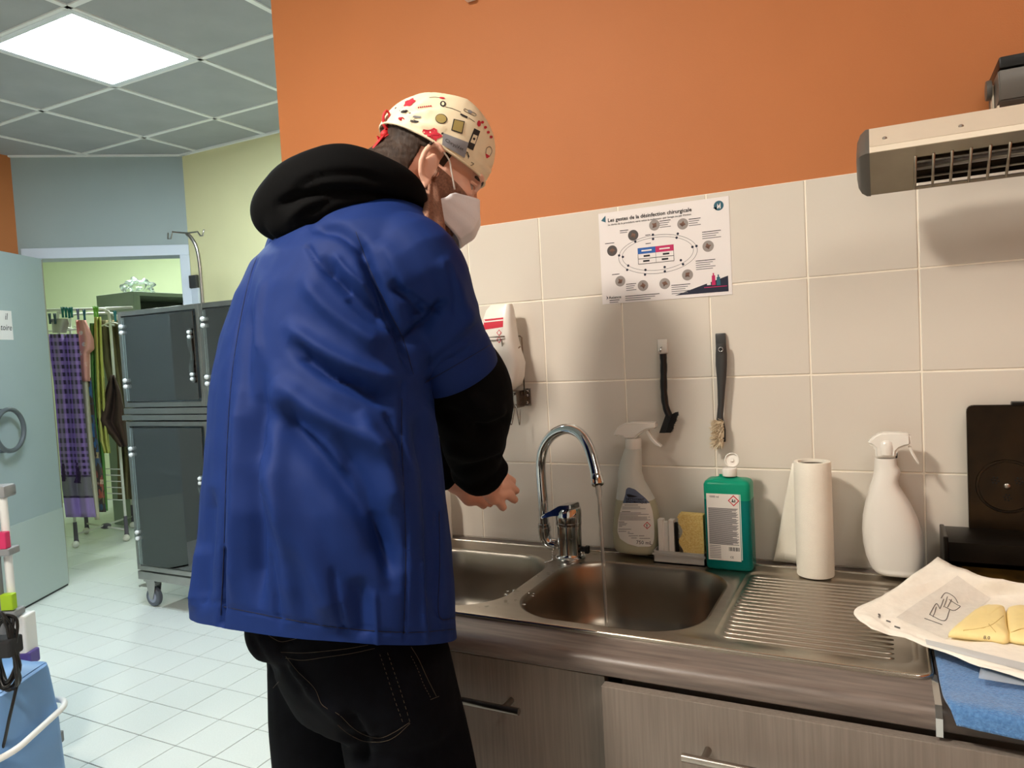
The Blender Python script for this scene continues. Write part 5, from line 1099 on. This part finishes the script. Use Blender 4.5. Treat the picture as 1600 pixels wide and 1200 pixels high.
loft(bm, [bring(480, 660, 345, 1.24, .12), bring(430, 690, 380, 1.235, .165), bring(400, 690, 450, 1.22, .18), bring(390, 680, 560, 1.2, .17), bring(385, 680, 680, 1.17, .16), bring(405, 672, 800, 1.15, .13), bring(432, 655, 930, 1.13, .105), bring(440, 660, 1010, 1.12, .105)])
for P3 in ((SHR, ELR, WRR), (SHL, ELL_, WRL)): limb(bm, [(P3[0], .056), ((P3[0]+P3[1])/2, .048), (P3[1], .042), ((P3[1]+P3[2])/2+Vector((0, 0, -.004)), .037), (P3[2], .028)], 20)
def hand(bm, W_, K, T, th, rk=.0112):
    c = sum(K, Vector())/4
    for k, t_ in zip(K, T):
        mid = k+(t_-k)*.52+Vector((0, 0, .006)); limb(bm, [(W_+(k-W_)*.25, .015), (W_+(k-W_)*.7, .0135), (k, rk), (mid, rk*.9), (t_, rk*.8)], 12, 5)
    ell(bm, ((W_+c)/2)[:], (.03, .03, .017), 16)
    limb(bm, [(th[0], .017), (th[1], .0125), (th[2], .009)], 12)
hand(bm, WRR, [at(779, 752, 1.445), at(782, 762, 1.435), at(779, 773, 1.422), at(769, 780, 1.408)], [at(801, 752, 1.5), at(806, 767, 1.492), at(804, 781, 1.472), at(786, 793, 1.44)], [at(756, 748, 1.40), at(772, 742, 1.445), at(788, 742, 1.475)])
hand(bm, WRL, [at(738, 764, 1.50), at(741, 772, 1.495), at(739, 778, 1.485), at(733, 783, 1.475)], [at(765, 772, 1.52), at(770, 780, 1.515), at(766, 787, 1.5), at(756, 790, 1.485)], [at(716, 752, 1.455), at(732, 748, 1.47), at(750, 750, 1.48)])
HIPR, HIPL = at(608, 1025, 1.07), at(505, 1010, 1.19)
def leg(bm, hip, knee, ank, r): limb(bm, [(hip, r[0]), ((hip+knee)/2, r[1]), (knee, r[2]), ((knee+ank)/2, r[3]), (ank, r[4])], 22)
KNR = Vector((at(652, 1200, 1.05).x+.02, at(652, 1200, 1.05).y+.02, .5)); ANR = Vector((KNR.x, KNR.y-.02, .09)); KNL = Vector((at(512, 1200, 1.19).x, at(512, 1200, 1.19).y, .5)); ANL = Vector((KNL.x-.02, KNL.y-.02, .09))
leg(bm, HIPR, KNR, ANR, (.066, .07, .056, .05, .04)); leg(bm, HIPL, KNL, ANL, (.066, .07, .056, .05, .04))
# ears as folded shells fused into the head
for s in (1, -1):
    pts = []
    for k in range(15):
        a = math.radians(-40+k*16); pts.append((hl(s*(.080+.008*math.cos(a*.5)), EAR.y-.004-.018*math.sin(a)-.006*math.cos(a), EAR.z+.004+.031*math.cos(a)), .0052))
    P = [p for p, r in pts]; tube(bm, P, .0056, 10)
    ell(bm, (s*.075, EAR.y-.004, EAR.z+.002), (.005, .015, .026), 14, HM); ell(bm, (s*.079, EAR.y+.006, EAR.z-.03), (.007, .009, .012), 12, HM); ell(bm, (s*.078, EAR.y+.012, EAR.z-.006), (.005, .005, .008), 10, HM)
me = remesh(bm, .0036, 5)
person = me_obj('person', me, M_skin, None, True, origin=(KNR+KNL)/2*1.0-Vector((0, 0, .5)))
tag(person, 'man in blue smock, patterned cap and face mask washing hands at the sink', 'person')
hb = bvh_of(person)
# ---- eye, brow, stubble
for s in (1, -1):
    b = B(); ell(b, (s*.031, .0715, -.011), (.0125, .0125, .0115), 16, HM); ey = bm_obj('eyeball', b, mat('eye_white', (150, 136, 128), .2), person, True)
    b = B(); ell(b, (s*.031, .0795, -.012), (.0068, .0052, .0062), 12, HM); bm_obj('iris', b, mat('dark_iris', (30, 22, 18), .15), ey, True)
    b = B(); limb(b, [(hl(s*.018, .085, -.006), .0025), (hl(s*.032, .086, -.0015), .0035), (hl(s*.045, .075, -.005), .003)], 8); bm_obj('eyelid', b, M_skin, ey, True)
    b = B(); limb(b, [(hl(s*.015, .094, .008), .003), (hl(s*.032, .0915, .010), .0038), (hl(s*.05, .077, .005), .0025)], 8); bm_obj('eyebrow', b, M_hair, person, True)
def head_patch(name, cond, off, m, n=90, jit=0):
    """a shell on the head: directions from the head centre cast onto the skin"""
    bm = B(); V = {}
    for i in range(n+1):
        for j in range(n+1):
            th, ph = math.radians(-180+360*i/n), math.radians(-80+160*j/n); d = Vector((math.sin(th)*math.cos(ph), math.cos(th)*math.cos(ph), math.sin(ph)))
            if not cond(math.degrees(th), math.degrees(ph), d): continue
            o_ = hl(0, 0, .0)-Vector((0, 0, 0)); dw = (he_*d.x+hf_*d.y+hu_*d.z).normalized(); r = hb.ray_cast(o_+dw*.3, -dw)
            if r[0] is None: continue
            V[i, j] = bm.verts.new(r[0]+dw*(off+jit*noise.noise((d.x*30, d.y*30, d.z*9))))
    for i in range(n):
        for j in range(n):
            q = [(i, j), (i+1, j), (i+1, j+1), (i, j+1)]
            if all(k in V for k in q): bm.faces.new([V[k] for k in q])
    o = bm_obj(name, bm, m, person, True); md = o.modifiers.new('s', 'SOLIDIFY'); md.thickness = .0012; md.offset = 0; return o
def hair_c(th, ph, d):
    a = abs(th)
    if a > 112: return -42 < ph < 22
    return 97 < a <= 112 and -8+(112-a)*.2 < ph < 22
head_patch('hair', hair_c, .004, M_hair, 120, .004)
for sg_ in (1, -1): head_patch('sideburn', lambda th, ph, d: 70 < sg_*th < 84 and -16 < ph < 8, .0004, M_hair, 120, .002)
M_stub = mat('beard_stubble', (118, 84, 68), .7, col2=(160, 116, 94), vscale=260, bump=.4, bscale=500)
head_patch('beard', lambda th, ph, d: abs(th) < 84 and -62 < ph < -18, .0006, M_stub, 120, .0015)
# ---- surgical cap
M_cap = mat('cream_cap_cotton', (238, 226, 194), .8, bump=.1, bscale=500, var=.02, vscale=30)
bm = B(); rings = []; n = 72
for k in range(19):
    t = k/18; ang = t*PI/2; ring = []
    for j in range(n):
        a = 2*PI*j/n; cx_, cy_ = math.sin(a), math.cos(a); back = max(0, -cy_)
        R_ = math.cos(ang)**.82 if k < 18 else .001; zz = .001+.015*max(0, cy_)**2+(.127-.015*max(0, cy_)**2)*math.sin(ang)*(1-.1*back); gather = .0035*back**2*math.sin(a*26)*(1-t)
        puff = .006*math.sin(ang*2); x = (.0835+puff+gather)*R_*cx_; y = -.004+(.103+puff*.7+gather)*R_*cy_
        ring.append(hl(x, y, zz))
    rings.append(ring)
loft(bm, rings, cap=False); recalc(bm); bmesh.ops.subdivide_edges(bm, edges=bm.edges[:], cuts=1, use_grid_fill=True); me = bpy.data.meshes.new('c'); bm.normal_update(); bm.to_mesh(me); bm.free()
def zp(x, y): return 600+x/7.5, 140+y/7.5
folds(me, [([zp(*p) for p in l], w_, a) for l, w_, a in [([(140, 400), (300, 385), (480, 400), (700, 455)], 3, .0035), ([(140, 380), (300, 350), (500, 365)], 2.5, -.004), ([(110, 425), (260, 470), (420, 540), (520, 600)], 3, .003), ([(120, 410), (300, 440), (450, 490), (560, 500)], 2.5, -.004), ([(190, 300), (330, 255), (470, 215), (620, 190)], 3, -.0035), ([(200, 330), (350, 290), (520, 250)], 3, .003), ([(230, 260), (330, 220), (430, 190)], 2.5, .003), ([(800, 560), (950, 650), (1100, 760)], 5, .002), ([(1060, 800), (1160, 880), (1240, 960)], 3, .003), ([(1080, 780), (1180, 850), (1260, 920)], 3, -.003)]], .0012, 22, 4)
cap = me_obj('surgical_cap', me, M_cap, person, True); md = cap.modifiers.new('s', 'SOLIDIFY'); md.thickness = .0015
b = B(); pts = [hl((.0842)*math.sin(2*PI*j/60), -.004+.1038*math.cos(2*PI*j/60), .0025+.015*max(0, math.cos(2*PI*j/60))**2) for j in range(61)]; tube(b, pts, .0022, 8, cap=False); bm_obj('cap_hem', b, M_cap, cap, True)
cb_ = bvh_of(cap)
M_cred = mat('cap_print_red', (196, 40, 58), .8); M_cblk = mat('cap_print_black', (44, 42, 42), .8); M_colv = mat('cap_print_ochre', (166, 148, 88), .8); M_cgry = mat('cap_patch_grey', (140, 142, 148), .7)
def zp(x, y): return 600+x/7.5, 140+y/7.5
def capblob(x, y, rx, ry, m, rot=0, wob=0, nm='cap_print', inner=0, off=.0009): u, v = zp(x, y); return decal_blob(nm, u, v, rx/7.5, ry/7.5, cb_, m, cap, rot, 18, wob, off, inner)
def capquad(pts, m, nm='cap_print', off=.0009):
    (a, b_, c, d) = [zp(*p) for p in pts]; return decal_rows(nm, [(*a, *b_), (*d, *c)], cb_, m, cap, ncol=6, nrow=6, off=off)
def capline(pts, m=M_cblk, w_=.0004): decal_line('cap_line_print', [zp(*p) for p in pts], w_, cb_, m, cap, off=.0006, n=6)
capblob(300, 155, 72, 34, M_cred, -.5, .18, 'flower_print'); capblob(555, 535, 110, 78, M_cred, .1, .22, 'flower_print')
for a in range(5): capline([(555, 535), (555+90*math.cos(a*1.25), 535+64*math.sin(a*1.25))], mat('cap_print_dark_red', (150, 20, 40), .8), .0005)
capblob(690, 170, 34, 34, M_cblk); capblob(690, 170, 16, 20, M_cap, 0, 0, 'cap_print', 0, .0012); capblob(670, 345, 70, 58, M_cblk, .2); capblob(668, 345, 62, 50, M_colv, .2, 0, 'cap_print', 0, .0013); capline([(640, 320), (645, 370)]); capline([(668, 310), (670, 380)]); capline([(698, 318), (700, 370)])
capquad([(815, 345), (945, 375), (915, 520), (785, 480)], M_cblk); capquad([(825, 357), (933, 385), (906, 507), (798, 472)], M_colv, 'cap_print', .0013); capline([(845, 380), (830, 460)]); capline([(880, 385), (865, 475)]); capline([(800, 440), (910, 478)])
capquad([(1055, 455), (1125, 490), (1040, 715), (968, 675)], M_cblk); capquad([(1045, 525), (1092, 545), (1060, 640), (1008, 618)], M_cap, 'cap_print', .0013); capblob(1050, 580, 14, 16, M_cblk, 0, 0, 'cap_print', 0, .0017)
capquad([(320, 350), (410, 370), (400, 390), (300, 378)], M_cblk); capquad([(345, 305), (440, 315), (425, 335), (335, 325)], M_cgry); capblob(240, 258, 42, 16, M_cblk, -.2); capblob(205, 345, 36, 22, M_cred, .1)
for k in range(7): capblob(405+24*k, 212-3*k, 10, 10, M_cred)
for k in range(6): capblob(1150+34*k, 385+58*k if k < 3 else 400+52*k, 18, 16, M_cred)
capblob(1275, 590, 20, 44, M_cred); capblob(1110, 400, 22, 36, M_cred); capblob(1335, 680, 12, 40, M_cred); capquad([(1185, 745), (1240, 780), (1205, 805), (1195, 800)], M_cred); capline([(1190, 745), (1200, 690), (1240, 670), (1262, 720), (1240, 775)])
capline([(530, 95), (600, 92), (650, 98)]); capblob(680, 102, 34, 10, M_cred, .1); capline([(720, 205), (800, 225), (900, 265)]); capquad([(895, 280), (980, 320), (970, 340), (890, 300)], M_cblk); capline([(945, 225), (1070, 285), (1055, 310), (940, 250), (945, 225)]); capblob(1005, 262, 30, 18, M_cgry, .5); capline([(990, 330), (1060, 380)])
for k in range(6): capblob(785+36*k, 775+22*k, 9, 9, M_cred if k % 2 == 0 else M_cblk)
for k in range(5): capline([(940+12*k, 740+14*k), (975+6*k, 730+12*k), (985, 770+10*k)])
capline([(900, 850), (1000, 890), (1050, 870), (1020, 850)]); capline([(960, 900), (1060, 960)]); capblob(1285, 920, 16, 38, M_cblk, .3)
bd = capquad([(692, 510), (985, 625), (940, 800), (680, 650)], M_cgry, 'name_patch', .0016)
if bd: u, v = zp(712, 612); decal_text('ChrysVet', u, v, 62/7.5, (.88, .47), (.15, -.95), cb_, M_cblk, bd, off=.0026)
capquad([(672, 505), (695, 505), (690, 530), (668, 530)], M_cblk, 'cap_print', .0018)
# red ribbon tied at the back
M_rib = mat('red_ribbon', (190, 22, 28), .55); kn = at(602, 211, 1.268)
def rib(pts, w_=.0055): b = B(); tube(b, smooth_path([at(*p) for p in pts], 6), w_, 8, flat=.35); bm_obj('ribbon', b, M_rib, cap, True)
rib([(610, 207, 1.27), (601, 197, 1.265), (599, 182, 1.262), (604, 173, 1.262), (609, 182, 1.264), (604, 200, 1.268), (598, 210, 1.268)]); rib([(602, 208, 1.268), (594, 218, 1.262), (586, 228, 1.26), (579, 237, 1.258)], .006); rib([(601, 210, 1.27), (594, 222, 1.268), (591, 214, 1.272)], .0045); rib([(620, 203, 1.268), (606, 212, 1.264), (599, 216, 1.266)], .005)
b = B(); ell(b, kn[:], (.009, .009, .009), 12); bm_obj('ribbon_knot', b, M_rib, cap, True)
# ---- face mask
M_mask = mat('pale_blue_mask', (238, 240, 246), .7, bump=.1, bscale=300); bm = B(); V = []
for i in range(15):
    t = i/14; row = []; yc = .110+.018*math.sin(t*PI)+.009*t; zc2 = -.018-.088*t; pl_ = .0022*(abs((t*3) % 1-.5)*2-.5)
    for j in range(25):
        a = -1+2*j/24; q_ = abs(a); side = .16*q_/.36 if q_ < .36 else .16+.84*(q_-.36)/.64; xx = .56*q_/.36 if q_ < .36 else .56+.44*((q_-.36)/.64)**.8; x = math.copysign(.069*xx, a); ys = .058-.026*t
        y = yc-(yc-ys)*side; z = zc2+side*(-.028*(1-t)+.014*t)
        row.append(bm.verts.new(hl(x*(1+.03*math.sin(t*PI)), y+pl_, z)))
    V.append(row)
for i in range(14):
    for j in range(24): bm.faces.new((V[i][j], V[i][j+1], V[i+1][j+1], V[i+1][j]))
msk = bm_obj('face_mask', recalc(bm), M_mask, person, 24); md = msk.modifiers.new('s', 'SOLIDIFY'); md.thickness = .0018
for s in (1, -1):
    b = B(); tube(b, smooth_path([hl(s*.069, .056, -.042), hl(s*.077, .036, -.022), hl(s*.081, .022, -.008), hl(s*.085, .004, -.002)], 6), .0014, 6); bm_obj('ear_loop', b, M_wplast, msk, True)
    b = B(); tube(b, smooth_path([hl(s*.068, .036, -.092), hl(s*.077, .022, -.078), hl(s*.082, .008, -.066), hl(s*.084, -.004, -.058)], 6), .0014, 6); bm_obj('ear_loop', b, M_wplast, msk, True)
    b = B(); box(b, (s*.055-.001, .0, 0), (s*.055+.001, .001, .001)); b.free()
# ---- sweatshirt: sleeves, body and hood
bm = B()
ell(bm, hl(0, -.06, -.1)[:], (.02, .02, .02), 8)
for s_, e_, w_, q in ((SHR, ELR, WRR, 1), (SHL, ELL_, WRL, 0)):
    limb(bm, [(s_, .045), ((s_+e_)/2, .054), (e_+Vector((0, 0, .01)), .072 if q else .06), (e_+(w_-e_)*.45, .06 if q else .052), (e_+(w_-e_)*.8, .05 if q else .046), (e_+(w_-e_)*.93, .041)], 26)
if True:
    limb(bm, [(at(772, 616, 1.2), .02), (at(783, 634, 1.22), .024), (at(772, 652, 1.24), .02)], 14); limb(bm, [(at(730, 736, 1.34), .034), (at(752, 742, 1.345), .04), (at(770, 730, 1.35), .034)], 14)
me = remesh(bm, .005, 5); folds(me, [([(720, 600), (760, 640), (793, 640)], 10, .008), ([(735, 675), (770, 668), (800, 655)], 9, -.010), ([(690, 700), (740, 712), (795, 690)], 10, .008), ([(700, 735), (750, 728), (795, 712)], 7, -.007), ([(680, 640), (730, 660), (760, 690)], 12, -.008)], .004, 14, 5)
me_obj('sweatshirt_sleeves', me, M_hood, person, True)
bm = B()
limb(bm, [(at(652, 322, 1.19), .024), (at(632, 302, 1.165), .036), (at(590, 288, 1.14), .047), (at(535, 285, 1.13), .056), (at(478, 304, 1.15), .058), (at(442, 330, 1.2), .05), (at(445, 335, 1.29), .042), (at(500, 315, 1.39), .038), (at(580, 310, 1.42), .03)], 24)
limb(bm, [(at(560, 305, 1.15), .05), (at(500, 325, 1.135), .05), (at(448, 344, 1.165), .038)], 20); limb(bm, [(at(640, 316, 1.2), .03), (at(600, 312, 1.16), .045), (at(540, 318, 1.15), .048)], 20); ell(bm, at(545, 330, 1.25)[:], (.11, .11, .06), 20)
me = remesh(bm, .0055, 7); folds(me, [([(425, 325), (470, 305), (540, 300), (620, 312), (655, 328)], 7, -.012), ([(440, 350), (480, 322), (540, 312), (600, 316)], 8, .005), ([(450, 300), (500, 275), (560, 272), (610, 288)], 6, -.006), ([(470, 335), (520, 312), (560, 306)], 6, -.008)], .005, 12, 9)
me_obj('hood', me, M_hood, person, True)
# ---- smock
HEM = bring(277, 718, 925, 1.13, .2); bm = B()
loft(bm, [bring(500, 650, 325, 1.25, .10), bring(452, 672, 345, 1.245, .15), bring(416, 690, 372, 1.24, .185), bring(378, 700, 405, 1.235, .205), bring(352, 702, 450, 1.225, .215), bring(330, 692, 520, 1.21, .212), bring(313, 682, 600, 1.19, .212), bring(303, 690, 680, 1.175, .215), bring(293, 702, 760, 1.16, .22), bring(284, 711, 850, 1.14, .205, tz=.008), HEM, [q+Vector((0, 0, -.13)) for q in HEM]])
se = at(709, 577, 1.165); sd_ = (ELR-SHR).normalized()
limb(bm, [(at(600, 385, 1.15), .06), (SHR, .072), ((SHR+se)/2, .072)], 26)
sp_ = smooth_path([SHR-sd_*.02, SHR+sd_*.06, (SHR+se)/2, se-sd_*.012], 5); tube(bm, sp_, [.066+.002*min(1, k/6) for k in range(len(sp_))], 28)
seL = SHL+(ELL_-SHL)*.75; tube(bm, [SHL, (SHL+seL)/2, seL], [.08, .076, .072], 24); ell(bm, SHL[:], (.08, .08, .08), 18)
me = remesh(bm, .0042, 9)
bm = B(); bm.from_mesh(me); a_, b_, c_ = at(292, 955, 1.2), at(575, 1004, .95), at(713, 998, 1.06); nn = (b_-a_).cross(c_-a_).normalized(); nn = nn if nn.z < 0 else -nn
bmesh.ops.bisect_plane(bm, geom=bm.verts[:]+bm.edges[:]+bm.faces[:], plane_co=a_, plane_no=nn, clear_outer=True); bm.to_mesh(me); bm.free()
L_ = [([(478, 352), (520, 356), (548, 372), (570, 398)], 10, -0.0135), ([(500, 400), (530, 440), (575, 480), (612, 506)], 11, -0.0175), ([(470, 430), (510, 480), (560, 520), (600, 545)], 13, 0.0108),
      ([(556, 362), (580, 425), (606, 482), (630, 530), (646, 585)], 9, -0.0216), ([(590, 370), (625, 430), (650, 490)], 16, 0.0095), ([(632, 538), (668, 505), (700, 468)], 10, -0.0162), ([(655, 560), (700, 530), (745, 480)], 14, 0.0081), ([(610, 440), (640, 470), (660, 500)], 8, -0.0121), ([(690, 400), (715, 450), (735, 510)], 12, 0.0068),
      ([(450, 532), (505, 578), (560, 606), (622, 632)], 12, -0.0189), ([(440, 500), (500, 545), (570, 580), (630, 600)], 13, 0.0121), ([(430, 590), (490, 640), (560, 680), (620, 720)], 16, 0.0149), ([(405, 625), (490, 705), (575, 808), (620, 900)], 20, -0.0230), ([(520, 680), (570, 755), (602, 840), (615, 930)], 13, -0.0135), ([(400, 700), (450, 800), (500, 900), (530, 985)], 24, 0.0162), ([(560, 640), (600, 720), (620, 800)], 14, 0.0135),
      ([(405, 560), (394, 695), (398, 825), (402, 960)], 13, -0.0189), ([(430, 560), (436, 700), (450, 850), (462, 985)], 14, 0.0108), ([(375, 600), (370, 760), (366, 960)], 9, 0.0095), ([(330, 760), (322, 860), (318, 955)], 10, -0.0121), ([(312, 850), (305, 955)], 8, 0.0081), ([(650, 640), (668, 730), (676, 850), (680, 990)], 12, -0.0135), ([(560, 900), (566, 1000)], 12, -0.0081), ([(655, 620), (690, 700), (708, 780)], 10, 0.0081),
      ([(480, 385), (505, 420), (540, 452)], 4, -.006), ([(520, 395), (545, 425), (580, 455)], 4.5, .005), ([(545, 470), (580, 500), (618, 518)], 4, -.006), ([(470, 560), (520, 590), (570, 600)], 4, -.005), ([(600, 640), (625, 690), (640, 760)], 5, -.007), ([(452, 655), (500, 690), (545, 740)], 5, .005), ([(640, 455), (665, 480), (690, 492)], 4, -.005), ([(668, 585), (690, 560), (730, 535)], 4, .004), ([(700, 415), (708, 450), (712, 490)], 4, -.004), ([(352, 860), (348, 910), (344, 975)], 4, -.009), ([(420, 860), (430, 920), (436, 985)], 5, -.005), ([(520, 880), (530, 940), (536, 1000)], 5, -.005), ([(585, 930), (590, 1005)], 4, .004), ([(660, 880), (664, 1000)], 4, .004), ([(395, 480), (385, 560), (380, 650)], 6, -.006), ([(410, 420), (400, 500), (404, 560)], 7, .006), ([(418, 368), (390, 435), (365, 565), (355, 695), (350, 857), (345, 961)], 2.6, -.0035), ([(628, 600), (628, 695), (634, 857), (631, 995)], 2.4, -.0035), ([(686, 799), (687, 880), (686, 961), (712, 966)], 2.2, -.003), ([(290, 938), (345, 942)], 2, -0.0027), ([(348, 948), (440, 966), (540, 982), (640, 988), (714, 982)], 2.2, -.0022), ([(662, 598), (720, 566), (775, 533)], 2.2, -.0022)]
folds(me, L_, .006, 7, 3, (.0016, 24))
coat = me_obj('blue_smock', me, M_coat, person, True)
bm = B(); x_, y_ = frame_of(sd_); rr = []
for k_, (o1, r1) in enumerate(((-.05, .0655), (-.035, .069), (-.012, .0705), (.006, .071), (.0075, .07), (.006, .067), (-.02, .065))): rr.append([se+sd_*o1+(x_*math.cos(t)+y_*math.sin(t))*r1*(1+.03*math.sin(3*t+.5)) for t in [2*PI*q/48 for q in range(48)]])
loft(bm, rr, cap=False); slv = bm_obj('sleeve_hem', recalc(bm), M_coat, coat, 50)
cv = bvh_of(coat, slv)
M_thread = mat('navy_thread', (4, 10, 32), .8)
for pts in ([(418, 368), (390, 435), (365, 565), (355, 695), (350, 857), (345, 961)], [(628, 623), (628, 695), (634, 857), (631, 990)], [(686, 799), (687, 880), (686, 961), (711, 966)], [(350, 948), (440, 966), (540, 982), (640, 988), (712, 983)], [(664, 598), (720, 566), (774, 534)], [(556, 362), (580, 425), (606, 482), (630, 530), (646, 585)]): decal_line('seam_stitch', pts, .0005, cv, M_thread, coat, off=.0002, n=12)
# ---- jeans
bm = B()
loft(bm, [bring(410, 676, 880, 1.13, .13), bring(402, 684, 930, 1.13, .14), bring(396, 694, 970, 1.125, .15), bring(402, 704, 1010, 1.12, .155), bring(420, 716, 1055, 1.115, .152), bring(446, 724, 1100, 1.11, .135)])
ell(bm, at(430, 985, 1.06)[:], (.045, .045, .05), 16)
leg(bm, HIPR, KNR, ANR, (.088, .094, .076, .068, .062)); leg(bm, HIPL, KNL, ANL, (.09, .088, .072, .068, .062))
me = remesh(bm, .006, 7); folds(me, [([(430, 1010), (470, 1060), (520, 1110), (560, 1140)], 9, .006), ([(445, 1010), (450, 1050), (480, 1085)], 8, -.006), ([(540, 1110), (560, 1150), (570, 1200)], 10, -.014), ([(600, 1150), (560, 1162), (530, 1140)], 6, -.006), ([(385, 985), (410, 1030), (432, 1060)], 6, -.005)], .004, 14, 1)
jeans = me_obj('jeans', me, M_jean, person, True); jv = bvh_of(jeans)
M_tan = mat('tan_stitching', (70, 60, 46), .8)
def zj(x, y): return 360+x/3.81, 920+y/3.81
for pts, dsh in [([(300, 376), (430, 382), (560, 372), (700, 356), (820, 335)], 0), ([(330, 412), (430, 425), (560, 408), (720, 385), (860, 355)], 0), ([(200, 258), (290, 312), (360, 305), (430, 285)], 0), ([(200, 240), (240, 268), (280, 275)], 0), ([(890, 390), (930, 510), (975, 650), (1025, 790)], 1), ([(935, 380), (980, 510), (1020, 630), (1068, 790)], 1), ([(1066, 795), (980, 850), (890, 888), (800, 870), (720, 820), (660, 760), (625, 735)], 0), ([(1070, 800), (980, 880), (900, 910), (790, 905), (700, 860), (640, 810)], 0), ([(330, 400), (400, 490), (500, 590), (540, 680), (580, 715)], 0), ([(1075, 345), (1120, 420), (1170, 530), (1225, 640)], 0), ([(1075, 400), (1115, 480), (1150, 570), (1190, 645)], 1), ([(1190, 660), (1240, 640)], 0), ([(255, 590), (290, 550)], 0)]:
    decal_line('stitching', [zj(*p) for p in pts], .00036 if not dsh else .00042, jv, M_tan, jeans, off=.0004, n=9, dash=bool(dsh))
# ---- shoes
for A_, s in ((ANR, 1), (ANL, -1)):
    bm = B(); fd = (LAT*.82+DEP*.57).normalized(); sdv = Vector((fd.y, -fd.x, 0)); rings = []
    for y, w_, h in ((-.09, .03, .05), (-.075, .036, .085), (-.02, .04, .1), (.05, .045, .075), (.12, .047, .05), (.17, .038, .035), (.19, .02, .02)): rings.append([Vector((A_.x, A_.y, .012))+fd*y+sdv*(w_*math.cos(t))+Vector((0, 0, max(0, h*math.sin(t)))) for t in [2*PI*k/20 for k in range(20)]])
    loft(bm, rings); sh = bm_obj('shoe', recalc(bm), M_black, person, True)
    bm = B(); loft(bm, [[Vector((A_.x, A_.y, z))+fd*y+sdv*x for x, y in [(math.cos(t)*.047, .05+math.sin(t)*.145) for t in [2*PI*k/24 for k in range(24)]]] for z in (.0, .014)]); bm_obj('sole', recalc(bm), M_dgrey, sh)
